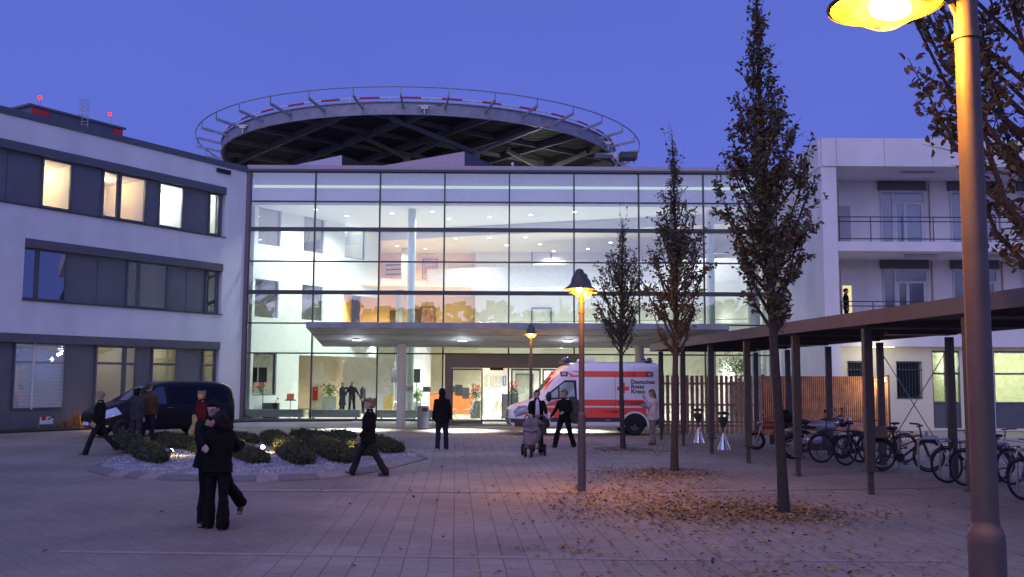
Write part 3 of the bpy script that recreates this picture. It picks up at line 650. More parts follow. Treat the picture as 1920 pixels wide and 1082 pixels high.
for z0, z1 in ((7.82, 11.0), (4.27, 7.42)): g.box(.3, 22.8, 3.0, 3.2, z0, z1)
g.build('back_wall', lw, rb)
def ux(px): return atY(px, 450, 43.0).x-ox
lightframe = mat('white window frame', (.55, .56, .62), .5)
for z0, lvl in ((7.82, 0), (4.27, 1)):
    for k, x0 in enumerate((ux(1652), ux(1783), ux(1783)+3.1)):
        g = MB(); g.box(x0-.1, x0+2.05, 2.86, 2.995, z0+2.75, z0+3.15); g.build('blind_box', mat('blind box', (.12, .11, .12), .6), rb)
        ww = 2.0
        g = MB(); f = .06; y0, y1 = 2.92, 2.998
        for a, b, c, d in ((0, ww, 0, .1), (0, ww, 2.65, 2.75), (0, .06, .1, 2.65), (.5, .6, .1, 2.65), (ww-.08, ww, .1, 2.65), (.6, ww-.08, 2.1, 2.2), (.6, .72, .1, 2.1), (1.02, 1.16, .1, 2.1), (ww-.2, ww-.08, .1, 2.1)):
            g.box(x0+a, x0+b, y0, y1, z0+c, z0+d)
        fr = g.build('balcony_door', lightframe, rb)
        g = MB()
        for a, b, c, d in ((.06, .5, .1, 2.65), (.6, ww-.08, 2.2, 2.65), (.72, 1.02, .1, 2.1), (1.16, ww-.2, .1, 2.1)): g.box(x0+a, x0+b, 2.96, 2.97, z0+c, z0+d)
        g.build('pane', mat('curtained glass', (.10, .115, .16), .08, spec=.9) if lvl else mat('curtained glass bright', (.2, .24, .34), .08, spec=.9), fr)
        for b_ in (0,): g = MB(); g.box(x0+.2, x0+1.6, .9, 1.1, z0+3.02 if lvl else z0+3.10, z0+3.1 if lvl else z0+3.16); g.build('ceiling_lamp', mat('lamp tray', (.5, .5, .52), .5), rb)
        g = MB(); g.cyl((x0+2.2, 2.95, z0), (x0+2.2, 2.95, z0+3.1), .03, n=8); g.build('downpipe', mat('pipe', (.35, .2, .18), .5), rb)
    g = MB(); a, b = ux(1574), ux(1606)
    g.box(a, b, 2.93, 2.998, z0, z0+2.75); g.build('niche_panel', lw, rb)
    g = MB(); g.box(a-.03, b-.28, 2.9, 2.928, z0, z0+2.02); g.build('door', in_cream if lvl else mat('balcony service door', (.4, .38, .42), .6), rb)
    if lvl: g = MB(); g.box(a+.05, b-.33, 2.885, 2.899, z0+.5, z0+1.98); g.build('lit_pane', emis('lit doorway', (1, .85, .42), .85), rb)
    g = MB(); x1 = 20
    for z in (z0+1.04, z0+.85, z0+.12): g.cyl((.66, .02, z), (x1, .02, z), .022, n=6)
    for i in range(14): g.cyl((.7+i*1.31, .02, z0), (.7+i*1.31, .02, z0+1.04), .022, n=6)
    g.build('railing', frame_metal, rb)
# ground storey
g = MB()
gy = .35
def rx(px, Y=40.35): return atY(px, 700, Y).x-ox
holes = [(rx(1590), rx(1618), 1.9, 2.85), (rx(1681), rx(1727), 1.3, 2.85), (rx(1748), rx(1800), .1, 3.3), (rx(1864), 22.8, .1, 3.3)]
w_ = wallgrid(.62, 22.8, 0, 3.45, holes, gy, gy+.25); w_.build('ground_wall', mat('ground wall', (.72, .66, .50), .8, var=.06), rb)
for i, (a, b, c, d) in enumerate(holes[:2]):
    g = MB(); g.box(a, b, gy+.12, gy+.14, c, d); g.build('dark_window', darkglass, rb)
    g = MB()
    n = int((b-a)/.12)
    for k in range(n+1): g.cyl((a+k*(b-a)/n, gy-.03, c), (a+k*(b-a)/n, gy-.03, d), .012, n=6)
    for z in (c+.05, d-.35, d-.05): g.bar((a-.03, gy-.03, z), (b+.03, gy-.03, z), .02, .035)
    g.build('window_bars', frame_metal, rb)
for (a, b, c, d), nx in ((holes[2], 2), (holes[3], 11)):
    g = MB()
    for k in range(nx+1): x = a+(b-a)*k/nx; g.box(x-.04, x+.04, gy+.02, gy+.14, c, d)
    for z in (c+.04, 1.15, 2.35, d-.04): g.box(a+.04, b-.04, gy+.03, gy+.13, z-.04, z+.04)
    f = g.build('ground_window', grey_metal, rb)
    g = MB(); g.box(a, b, gy+.075, gy+.085, 1.15, d); g.build('pane', glass2, f)
    g = MB(); g.box(a, b, gy+.07, gy+.09, c, 1.11); g.build('lower_panel', grey_metal, f)
    g = MB(); g.box(a-.1, b+.1, gy+4, gy+4.1, 0, 3.4); g.box(a-.1, b+.1, gy+.3, gy+4, 3.3, 3.4); g.box(a-.15, a-.1, gy+.3, gy+4, 0, 3.4); g.box(b+.1, b+.15, gy+.3, gy+4, 0, 3.4); g.build('room', mat('green-white room', (.80, .80, .62), .8), rb)
lamp('POINT', 'room_light', ((holes[2][0]+holes[2][1])/2, gy+1.5, 2.9), 110, (.97, 1, .82), rb, .15)
for x in (holes[3][0]+1, holes[3][0]+4): lamp('POINT', 'room_light', (x, gy+1.5, 2.9), 380, (1, 1, .72), rb, .15)
def strip_light(x, y, z, label, power, l=1.3):
    t = thing('strip_light', label, 'ceiling light', (x, y, z)); g = MB(); g.box(-l/2, l/2, -.06, .06, -.03, .0); g.build('tray', off_white, t)
    g = MB(); g.box(-l/2+.05, l/2-.05, -.045, .045, -.045, -.031); g.build('tube', emis('strip tube', (1, 1, .85), 9), t)
    lamp('POINT', 'glow', (0, 0, -.2), power, (1, .95, .68), t, .1); return t
strip_light(atY(1648, 653, 39.2).x, 39.2, 3.44, 'bright strip light under the slab above the slatted fence', 38)
t = thing('globe_lamp', 'round white globe light at the top edge of the slatted fence', 'lamp', (atY(1652, 707, 35.95).x, 35.95, 0))
g = MB(); g.cyl((0, 0, 0), (0, 0, 1.98), .03); g.build('pole', frame_metal, t)
g = MB(); g.ell((0, 0, 2.08), .16, .16, .13); g.build('globe', emis('globe', (1, .95, .8), 12), t, True)
lamp('POINT', 'glow', (0, -.35, 2.0), 65, (1, .78, .48), t, .1)
# ---------------- slatted fences
FYY = 36.2
fx0, fx1 = atY(1243, 760, FYY).x, atY(1427, 760, FYY).x; fx2 = atY(1668, 760, FYY).x
t = thing('plank_fence', 'fence of spaced reddish planks with light between them, right of the ambulance', 'fence', (fx0, FYY, 0))
n = 21; 
for i in range(n):
    x = (fx1-fx0)*i/(n-1)
    g = MB(); wd = .115+.01*math.sin(i*2.3); g.box(x-wd/2, x+wd/2, -.02+.002*math.sin(i), .02, .05, 2.2+.008*math.sin(i*1.7)); g.build('plank', wood, t)
g = MB()
for z in (.35, 1.12, 1.9): g.box(0, fx1-fx0, .025, .07, z-.04, z+.04)
g.build('rail', wood, t)
t = thing('slat_fence', 'long dense fence of thin orange brown slats behind the motorcycles', 'fence', (fx1+.1, FYY, 0))
L_ = fx2-fx1-.1; n = int(L_/.075)
g = MB()
for i in range(n): x = i*.075; g.box(x, x+.045, -.02, .02, .05, 2.2)
g.build('slats', wood2, t)
g = MB(); g.box(0, L_, .025, .05, .04, 2.19); g.build('backing_board', mat('fence backing', (.09, .04, .02), .8), t)
g = MB()
for x in (0, L_): g.box(x-.05, x+.05, .05, .15, 0, 2.25)
g.build('post', frame_metal, t)
# ---------------- bicycle shelter
FP = [(5.15, 33.5), (5.35, 30.35), (5.57, 27.15), (5.85, 24.12), (6.15, 20.99), (6.51, 17.75), (6.85, 14.5), (7.2, 11.3)]
sh = thing('bicycle_shelter', 'long flat roofed bicycle shelter on dark steel posts to the right of the trees', 'shelter', (0, 0, 0))
post_m = mat('shelter post', (.09, .08, .08), .5, metal=.3, var=.15)
def off(k): return 3.25
bk = [(x+3.2, y-.3) for x, y in FP]
for x, y in FP:
    g = MB(); g.box(x-.075, x+.075, y-.075, y+.075, .42, 3.0); g.box(x-.045, x+.045, y-.045, y+.045, 0, .42); g.box(x-.11, x+.11, y-.11, y+.11, .41, .45); g.build('post', post_m, sh)
for x, y in bk:
    g = MB(); g.box(x-.07, x+.07, y-.07, y+.07, 0, 2.98); g.build('post', post_m, sh)
fe = [(x-.16, y) for x, y in FP]; fe = [(5.02, 35.0)]+fe+[(7.3, 8.5)]; be = [(x+.2, y) for x, y in bk]; be = [(8.5, 35.0)]+be+[(10.8, 8.5)]
shroof = mat('shelter roof', (.17, .14, .125), .6, var=.15, vs=2)
g = MB()
def edge(pts, z0, z1, th):
    for a, b in zip(pts, pts[1:]): g.bar((a[0], a[1], (z0+z1)/2), (b[0], b[1], (z0+z1)/2), th, z1-z0)
edge(fe, 3.05, 3.30, .06); edge(be, 3.05, 3.30, .06); edge([fe[0], be[0]], 3.05, 3.3, .06); g.build('fascia', shroof, sh)
g = MB()
for i in range(len(fe)-1):
    a, b, c, d = fe[i], fe[i+1], be[i+1], be[i]; g.add([(a[0], a[1], 3.24), (b[0], b[1], 3.24), (c[0], c[1], 3.24), (d[0], d[1], 3.24)], [(0, 1, 2, 3)])
g.build('roof_sheet', shroof, sh, fix=False)
g = MB()
tot = 34.5-9
for i in range(62):
    y = 9+tot*i/61
    xa = np.interp(y, [p[1] for p in fe[::-1]], [p[0] for p in fe[::-1]]); xb = np.interp(y, [p[1] for p in be[::-1]], [p[0] for p in be[::-1]])
    g.box(xa+.04, xb-.04, y-.06, y+.06, 3.14, 3.23)
g.build('rafters', shroof, sh)
for (a, b) in zip(FP, bk): g = MB(); g.bar((a[0], a[1], 3.07), (b[0], b[1], 3.07), .08, .12); g.build('cross_beam', post_m, sh)
g = MB()
for k in (4, 5):
    a, b = bk[k], bk[k+1] if k+1 < len(bk) else bk[k]
g.cyl((bk[3][0], bk[3][1], 2.8), (bk[4][0], bk[4][1], .2), .012, n=6); g.cyl((bk[3][0], bk[3][1], .2), (bk[4][0], bk[4][1], 2.8), .012, n=6)
g.build('brace_rod', alu, sh)
for (x, y, s_) in ((8.2, 19.4, 'near'), (7.6, 25.6, 'far')):
    t = thing('shelter_lamp', s_+' unlit strip lamp under the bicycle shelter roof', 'ceiling light', (x, y, 3.03)); g = MB(); g.box(-.7, .7, -.08, .08, -.06, 0); g.build('tray', post_m, t)
    g = MB(); g.box(-.65, .65, -.06, .06, -.07, -.061); g.build('diffuser', off_white, t)
# ---------------- helipad
hx, hy, HR, HN = -5.9, 62.0, 12.45, 14.05
hp = thing('helipad', 'round steel helicopter landing deck raised above the roof of the glass hall', 'helipad', (hx, hy, 0))
hm = mat('helipad steel', (.27, .28, .33), .5, metal=.1, var=.22, vs=2.5)
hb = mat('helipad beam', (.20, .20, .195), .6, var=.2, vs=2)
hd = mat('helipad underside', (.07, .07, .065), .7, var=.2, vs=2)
def circ(r, z, n=108): return [(r*math.cos(2*PI*i/n), r*math.sin(2*PI*i/n), z) for i in range(n)]
g = MB(); n = 108
g.loft([[(a*q, b*q, z) for a, b, _ in circ(1, 0)] for q, z in ((HR, 15.75), (HR+.12, 15.75), (HR+.12, 15.80), (HR+.02, 15.80), (HR+.02, 16.42), (HR+.12, 16.42), (HR+.12, 16.47), (HR-.05, 16.47), (HR-.05, 15.75))][:-1])
bm_ = g; g.f = g.f[:-2]; g.build('rim_beam', hm, hp, fix=False)
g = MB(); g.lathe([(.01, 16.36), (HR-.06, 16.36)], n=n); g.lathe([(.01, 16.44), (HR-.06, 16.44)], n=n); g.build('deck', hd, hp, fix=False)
g = MB()   # corrugation ribs
for i in range(-34, 35):
    y = i*.36; l = math.sqrt(max(0, HR*HR-y*y))-.15
    if l > .5: g.box(-l, l, y-.08, y+.08, 16.28, 16.355)
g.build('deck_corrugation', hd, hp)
def chord(ang, offd, w_, z0, z1, nm, m):
    d = Vector((math.cos(ang), math.sin(ang), 0)); nrm = Vector((-d.y, d.x, 0)); l = math.sqrt(max(.01, (HR-.1)**2-offd**2))
    a = nrm*offd-d*l; b = nrm*offd+d*l; g = MB(); g.bar((a.x, a.y, (z0+z1)/2), (b.x, b.y, (z0+z1)/2), w_, z1-z0); g.build(nm, m, hp)
for o in (-9.5, -6.3, -3.1, 0, 3.1, 6.3, 9.5): chord(R(128), o, .16, 15.86, 16.26, 'main_beam', hb)
for o in (-8, -4.5, -1, 2.5, 6, 9.5): chord(R(38), o, .12, 16.0, 16.25, 'cross_beam', hb)
for x, y in ((3.7, -6.0), (-.5, -4.4), (-1, 3), (8, -1)):
    g = MB(); g.cyl((x, y, 12.3), (x, y, 15.4), .25, n=14); g.box(x-.4, x+.4, y-.4, y+.4, 12.38, 12.5); g.build('support_column', hm, hp, True)
    for ex, ey in (((-4.4, -5.2), (4.2, -4.2)) if x == 3.7 else ((-2.5, -3), (2.5, -2.5))):
        g = MB(); g.bar((x, y, 15.3), (x+ex, y+ey, 15.95), .16, .22); g.build('strut', hb if x != 3.7 else hm, hp)
g = MB(); g.path([(HN*math.cos(2*PI*i/144), HN*math.sin(2*PI*i/144), 16.78) for i in range(144)], .035, 6, True); g.build('net_ring', hm, hp, True)
for k in range(36):
    a = -PI/2+R(10)*k+R(.8); c, s_ = math.cos(a), math.sin(a)
    g = MB(); g.bar(((HR)*c, (HR)*s_, 16.12), (HN*c, HN*s_, 16.38), .07, .14); g.bar((HN*c, HN*s_, 16.32), (HN*c, HN*s_, 16.78), .05, .05, up=(c, s_, 0)); g.bar(((HR+.03)*c, (HR+.03)*s_, 15.8), ((HR+.03)*c, (HR+.03)*s_, 16.42), .08, .08, up=(c, s_, 0))
    g.build('net_bracket', hm, hp)
for k in range(36):
    r_ = HR+.02; pt = lambda q: (r_*math.cos(2*PI*q/144-PI/2), r_*math.sin(2*PI*q/144-PI/2), 16.68)
    g = MB(); g.path([pt(4*k), pt(4*k+1), pt(4*k+2)], .055, 6); g.build('red_edge_marker', red, hp)
    g = MB(); g.path([pt(4*k+2), pt(4*k+3), pt(4*k+4)], .045, 6); a = pt(4*k+3); g.cyl((a[0], a[1], 16.45), a, .03, n=6); g.build('edge_tube', off_white, hp)
for (x, y) in ((-9.3, -8.6), (1.3, -12.7), (11.6, -5.2)):
    g = MB(); g.box(x-.3, x+.3, y-.1, y+.1, 16.12, 16.18); g.cyl((x, y, 15.7), (x, y, 16.25), .06); g.box(x-.18, x+.18, y-.09, y+.09, 16.0, 16.12); g.build('edge_light_bracket', alu, hp)
g = MB(); g.box(12.3, 13.3, -5.6, -4.6, 15.15, 15.5); g.build('service_box', mat('service box', (.05, .06, .06), .6), hp)
lamp('POINT', 'roof_light', (7.5, -2.5, 13.4), 150, (.95, 1, .82), hp, .15)
lamp('POINT', 'roof_light', (-2, -8.0, 13.2), 8, (1, .95, .6), hp, .15)
# roof boxes
def mono(name, label, pts_px, Y, dep, m, m2):
    p = [atY(a, b, Y) for a, b in pts_px]; t = thing(name, label, 'roof structure', (0, Y, 0))
    g = MB(); g.prismy([(q.x, q.z) for q in p], 0, .2); g.build('front_wall', m, t)
    x = max(q.x for q in p); zt = max(q.z for q in p)
    x0 = min(q.x for q in p)
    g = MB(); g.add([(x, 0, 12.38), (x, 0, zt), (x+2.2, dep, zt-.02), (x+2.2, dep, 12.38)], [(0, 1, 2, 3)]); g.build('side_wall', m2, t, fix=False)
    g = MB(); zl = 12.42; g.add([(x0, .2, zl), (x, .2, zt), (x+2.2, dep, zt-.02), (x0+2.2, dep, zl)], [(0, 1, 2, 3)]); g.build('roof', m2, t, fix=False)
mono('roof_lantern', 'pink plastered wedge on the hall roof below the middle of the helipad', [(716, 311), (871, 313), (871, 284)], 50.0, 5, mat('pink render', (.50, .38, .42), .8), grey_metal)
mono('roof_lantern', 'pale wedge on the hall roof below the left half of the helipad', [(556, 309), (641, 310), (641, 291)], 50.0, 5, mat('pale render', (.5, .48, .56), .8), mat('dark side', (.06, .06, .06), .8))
t = thing('glass_rooflight', 'bluish sloping glass rooflight at the right end of the hall roof', 'rooflight', (0, 50, 12.38))
a, b, c, d = atY(1125, 318, 50).x, atY(1300, 320, 50).x, atY(1278, 305, 50).x, atY(1180, 310, 50).x
g = MB(); g.add([(a, 0, 0), (b, 0, 0), (c, 1.6, .75), (d, 1.6, .62)], [(0, 1, 2, 3)]); g.add([(b, 0, 0), (c, 1.6, .75), (c, 6, .7), (b, 6, 0)], [(0, 1, 2, 3)]); g.build('glazing', mat('rooflight glass', (.08, .22, .30), .08, spec=1), t, fix=False)
g = MB()
for k in range(5): q = k/4; g.bar((a+(b-a)*q, -.01, .02), (d+(c-d)*q, 1.58, .64+.13*q), .05, .05)
g.bar((a, 0, .02), (b, 0, .02), .05, .06); g.bar((d, 1.6, .64), (c, 1.6, .77), .05, .05); g.build('frame', grey_metal, t)
t = thing('access_stair', 'steel access stair and platform at the right edge of the helipad', 'stair', (7.6, 57.5, 12.38))
g = MB(); g.bar((-1.5, 0, 3.3), (.9, 0, .2), .1, .25); g.bar((-1.5, 1, 3.3), (.9, 1, .2), .1, .25)
for i in range(12): q = i/11; g.box(-1.5+2.4*q-.12, -1.5+2.4*q+.12, .05, .95, 3.3-3.1*q, 3.34-3.1*q)
g.bar((-1.5, 0, 4.3), (.9, 0, 1.2), .04, .04); g.box(-2.6, -1.5, 0, 1, 3.2, 3.3)
for q in range(5): x = .9+q*.75; g.cyl((x, 0, 0), (x, 0, 1.7), .025, n=6)
g.cyl((.9, 0, 1.7), (4.0, 0, 1.5), .025, n=6); g.cyl((.9, 0, 1.2), (4.0, 0, 1.1), .02, n=6)
g.build('stair', alu, t)
t = thing('roof_camera', 'tiny white device on the roof edge right of the middle', 'camera', (atY(961, 318, 46.8).x, 46.8, 12.38)); g = MB(); g.cyl((0, 0, 0), (0, 0, .12), .04); g.ell((0, 0, .18), .08, .08, .08); g.build('housing', off_white, t)
t = thing('antenna', 'thin whip antenna on the roof right of the helipad', 'antenna', (atY(1243, 300, 52).x, 52, 12.3)); g = MB(); g.cyl((0, 0, 0), (0, 0, 2.3), .02, .01, 6); g.build('rod', alu, t)
# ---------------- things inside the hall on the ground floor (z .06)
ZF = .06
def at_in(px, Y): return atY(px, 740, Y).x
bench_m = mat('bench grey', (.16, .19, .19), .6)
for i, (a, b, l) in enumerate(((465, 573, 'left'), (583, 678, 'second from the left'), (710, 786, 'third from the left'), (800, 832, 'short right'))):
    x0, x1 = at_in(a, 47.3), at_in(b, 47.3); t = thing('bench', l+' low grey bench behind the glass of the hall', 'bench', ((x0+x1)/2, 47.02, ZF), 0, 'benches along the glass front')
    g = MB(); h = (x1-x0)/2; g.box(-h, h, -.2, .2, .10, .46); g.build('seat', bench_m, t)
    for s_ in (-h+.2, h-.2): g = MB(); g.box(s_-.03, s_+.03, -.15, .15, 0, .098); g.build('leg', frame_metal, t)
def speaker(px, Y, label):
    x = at_in(px, Y); t = thing('speaker_stand', 'tripod stand carrying the '+label, 'speaker stand', (x, Y, ZF)); g = MB(); g.cyl((0, 0, .3), (0, 0, 1.75), .02)
    for a in range(3): q = a*2*PI/3+.5; g.cyl((0, 0, .5), (.45*math.cos(q), .45*math.sin(q), 0), .014, n=6)
    g.build('stand', dark, t)
    t = thing('loudspeaker', label, 'loudspeaker', (x, Y, ZF+1.75)); g = MB(); g.prism([(-.2, -.16), (.2, -.16), (.13, .2), (-.13, .2)], 0, .72); g.build('cabinet', dark, t); g = MB(); g.box(-.18, .18, -.172, -.162, .03, .69); g.build('grille', frame_metal, t)
speaker(493, 47.42, 'black loudspeaker in front of the lower left inner window'); speaker(781, 50.5, 'black loudspeaker right of the canopy column'); speaker(741, 52.5, 'black loudspeaker half hidden behind the canopy column')
t = thing('amplifier', 'black amplifier box on the floor beside the left loudspeaker', 'amplifier', (at_in(509, 47.55), 47.55, ZF)); g = MB(); g.box(-.36, .36, -.2, .2, 0, .75); g.build('case', dark, t); g = MB(); g.cyl((.2, 0, .75), (.3, 0, .95), .01); g.ell((.32, 0, .97), .05, .03, .03); g.build('microphone', dark, t)
t = thing('music_stand', 'music stand holding a red and white sheet', 'music stand', (at_in(545, 48.1), 48.1, ZF)); g = MB(); g.cyl((0, 0, 0), (0, 0, .85), .015); g.box(-.28, .28, -.04, 0, .85, .9)
for a in range(3): q = a*2.09; g.cyl((0, 0, .15), (.25*math.cos(q), .25*math.sin(q), 0), .012, n=6)
g.build('stand', dark, t); g = MB(); g.add([(-.2, -.02, .9), (.16, -.02, .9), (.16, .08, 1.2), (-.2, .08, 1.2)], [(0, 1, 2, 3)]); g.build('sheet', mat('red sheet', (.6, .12, .08), .7), t, fix=False)
t = thing('fire_cabinet', 'narrow red fire cabinet on the cream wall', 'cabinet', (at_in(591, 56.0), 56.0, ZF)); g = MB(); g.box(-.14, .14, 0, .1, .7, 1.45); g.build('body', red, t); g = MB(); g.box(-.03, .03, -.006, -.001, 1.25, 1.38); g.build('symbol', paper, t)
g = MB(); g.box(-.35, .42, .1, .2, 0, 2.9); g.build('wall_panel', in_cream, t)
pot = mat('planter', (.22, .25, .24), .6); leafm = mat('indoor leaves', (.05, .14, .03), .6, var=.5, vs=6)
def plant(name, label, px, Y, h, r, ph=.8, pr=.25, flower=None, n=160, z=ZF):
    x = at_in(px, Y); t = thing(name, label, 'plant', (x, Y, z)); g = MB(); g.box(-pr, pr, -pr, pr, 0, ph); g.build('planter', pot, t)
    g = MB(); 
    for i in range(n):
        u = rng.normal(size=3)*np.array((r, r, h*.5))*.5; c = Vector(u)+Vector((0, 0, ph+h*.5)); d = Vector(rng.normal(size=3)).normalized(); e = d.orthogonal().normalized(); l = .09
        g.m = 1 if flower and c.z > ph+h*.55 else 0; g.add([c-d*l, c+e*l*.35, c+d*l, c-e*l*.35], [(0, 1, 2, 3)])
    g.build('foliage', [leafm, flower] if flower else leafm, t, fix=False)
    g = MB()
    for i in range(7): q = i*.9; g.cyl((0, 0, ph*.98), (r*.5*math.cos(q), r*.5*math.sin(q), ph+h*.8), .012, .005, 5)
    g.build('stem', leafm, t)
plant('potted_plant', 'leafy plant in a square grey planter left of the three people', 618, 54.5, .75, .45, .95, .33)
rf = mat('red flowers', (.5, .05, .07), .7)
plant('potted_plant', 'red flowering plant seen through the left entrance door', 892, 49.5, .9, .3, .85, .25, rf)
plant('potted_plant', 'red flowering plant in the middle of the entrance', 962, 50.5, .9, .25, .95, .22, rf)
plant('potted_plant', 'small plant behind the loudspeaker beside the canopy column', 783, 52, .8, .25, .7, .2)
plant('potted_plant', 'large green bush behind the plank fence', 1386, 48.6, 1.5, .9, 1.9, .5, n=500)
t = thing('lectern', 'pale wooden lectern with a thin microphone, left of the canopy column', 'lectern', (at_in(731, 50.5), 50.5, ZF)); wd = mat('lectern wood', (.50, .36, .12), .5)
g = MB(); g.prismy([(-.3, 0), (.16, 0), (.2, 1.22), (-.3, 1.0)], -.2, .2); g.build('body', wd, t); g = MB(); g.cyl((.08, 0, 1.1), (.02, 0, 1.55), .008, n=6); g.cyl((.02, 0, 1.55), (-.18, 0, 1.62), .014, n=6); g.build('microphone', dark, t)
for i, (px, py, w_, Y, c, l) in enumerate(((768, 729, .36, 46.4, (.7, .72, .75), 'white notice on the glass beside the canopy column'), (800, 730, .38, 46.4, (.42, .44, .44), 'grey notice with a round symbol on the glass left of the entrance'))):
    p = atY(px, py, Y); t = thing('notice', l, 'notice', (p.x, Y, p.z)); g = MB(); g.box(-w_/2, w_/2, 0, .01, -.13, .13); g.build('sheet', mat('notice sheet %d' % i, c, .8), t)
    g = MB(); g.lathe([(.05, 0), (.075, 0)], n=16); o = g.build('mark', dark, t, fix=False); o.rotation_euler = (PI/2, 0, 0); o.location = (0, -.004, 0)
t = thing('reception_desk', 'orange red reception desk left of the entrance doors', 'desk', (at_in(850, 54), 54, ZF))
om = mat('desk orange', (.62, .13, .03), .45)
g = MB(); x0, x1 = at_in(805, 54)-at_in(850, 54), at_in(888, 54)-at_in(850, 54); g.box(x0, x1, 0, .8, 0, 1.15); g.build('front', om, t); g = MB(); g.box(x0-.03, x1+.03, -.05, .85, 1.152, 1.19); g.build('top', mat('desk top', (.3, .2, .12), .4), t)
g = MB(); g.box(x0+.9, x0+1.5, .2, .3, 1.2, 1.55); g.box(x0+1.9, x0+2.0, .2, .3, 1.2, 1.4); g.build('monitor', dark, t)
t = thing('desk_backdrop', 'warm lit wall with hanging lamps behind the reception desk', 'wall', (at_in(850, 57), 57, ZF)); g = MB(); g.box(-2.4, 1.6, 0, .1, 0, 3.7); g.build('panel', in_cream, t)
for k in (-1.3, -.2): g = MB(); g.cyl((k, -1, 2.3), (k, -1, 2.75), .06, .07); g.cyl((k, -1, 2.75), (k, -1, 3.7), .006, n=5); g.build('pendant', frame_metal, t)
# chairs
chrome = steel; seatm = mat('chair shell', (.45, .42, .30), .5)
def mk_chair(label):
    t = thing('visitor_chair', label, 'chair', (0, 0, ZF), 0, 'rows of waiting chairs in the entrance')
    g = MB(); g.box(-.22, .22, -.22, .2, .44, .46); g.build('seat', seatm, t); g = MB(); g.add([(-.22, .2, .5), (.22, .2, .5), (.22, .3, .88), (-.22, .3, .88), (-.22, .22, .5), (.22, .22, .5), (.22, .32, .88), (-.22, .32, .88)], [(0, 1, 2, 3), (4, 7, 6, 5), (0, 4, 5, 1), (3, 2, 6, 7), (0, 3, 7, 4), (1, 5, 6, 2)]); g.build('backrest', seatm, t)
    for s_ in (-.21, .21): g = MB(); g.path([(s_, .28, .8), (s_, .2, .45), (s_, -.24, 0)], .012, 6); g.path([(s_, -.2, .45), (s_, .26, 0)], .012, 6); g.build('leg', chrome, t)
    return t
c0 = mk_chair('steel waiting chair in a row seen through the entrance'); first = True
spots = [(at_in(877, 48.5), 48.5), (at_in(884, 49.3), 49.3), (at_in(850, 48.2), 48.2), (at_in(848, 49.2), 49.2), (at_in(922, 49), 49.), (at_in(929, 49.8), 49.8), (at_in(936, 50.6), 50.6), (at_in(940, 51.4), 51.4), (at_in(946, 52.2), 52.2)]
for i, (x, y) in enumerate(spots):
    lab = (['front', 'second', 'third', 'rearmost'][i]+' steel waiting chair seen through the left entrance door') if i < 4 else ['front', 'second', 'third', 'fourth', 'rearmost'][i-4]+' steel waiting chair of the row inside the open doorway'
    if first: c0.location = (x, y, ZF); c0.rotation_euler = (0, 0, R(-70)); c0['label'] = lab; first = False
    else: dup(c0, (x, y, ZF), R(-70 if i not in (2, 3) else 100), lab)
for i, (px, w_, h) in enumerate(((911, .34, .8), (921, .28, .72), (930, .24, .66), (938, .24, .6), (946, .2, .58))):
    p = atY(px, 714, 58); t = thing('wall_notice', ['largest', 'second', 'third', 'fourth', 'blue'][i]+' of the framed notices on the bright wall in the doorway, from the left', 'notice', (p.x, 58, p.z), 0, 'framed notices on the bright wall')
    g = MB(); g.box(-w_/2, w_/2, 0, .04, -h/2, h/2); g.build('frame', off_white if i < 4 else mat('blue frame', (.05, .1, .3), .5), t); g = MB(); g.box(-w_/2+.06, w_/2-.06, -.006, -.001, -h/2+.06, h/2-.06); g.build('print', mat('printed sheet', (.45, .5, .5), .8, var=.5, vs=18), t)
t = thing('inner_wall_panel', 'bright white wall behind the framed notices', 'wall', (at_in(935, 58.1), 58.1, ZF)); g = MB(); g.box(-1.3, 2.6, 0, .1, 0, 3.8); g.build('panel', in_white, t)
g = MB(); g.box(1.0, 1.08, -.06, -.001, 0, 2.3); g.box(2.0, 2.08, -.06, -.001, 0, 2.3); g.box(1.08, 2.0, -.06, -.001, 2.2, 2.3); g.build('door_frame', grey_metal, t); g = MB(); g.box(1.08, 2.0, -.04, -.001, 0, 2.2); g.build('door', mat('grey door', (.30, .31, .28), .5), t)
t = thing('notice_board', 'light grey display board standing inside the doorway beside the ambulance bonnet', 'board', (at_in(956, 47.4), 47.4, ZF)); g = MB(); g.box(-.36, .36, 0, .05, .05, 1.25); g.build('board', mat('board grey', (.42, .45, .52), .6), t); g = MB(); g.box(-.4, -.36, -.02, .07, 0, 1.3); g.box(.36, .4, -.02, .07, 0, 1.3); g.build('frame', grey_metal, t)
t = thing('side_table', 'small wire side table inside the doorway', 'table', (at_in(916, 53), 53, ZF)); g = MB(); g.box(-.3, .3, -.25, .25, .95, .98)
g.build('table_top', off_white, t)
for a in (-.28, .28):
    for b in (-.22, .22): g = MB(); g.cyl((a, b, 0), (a, b, .95), .012, n=6); g.build('leg', frame_metal, t)
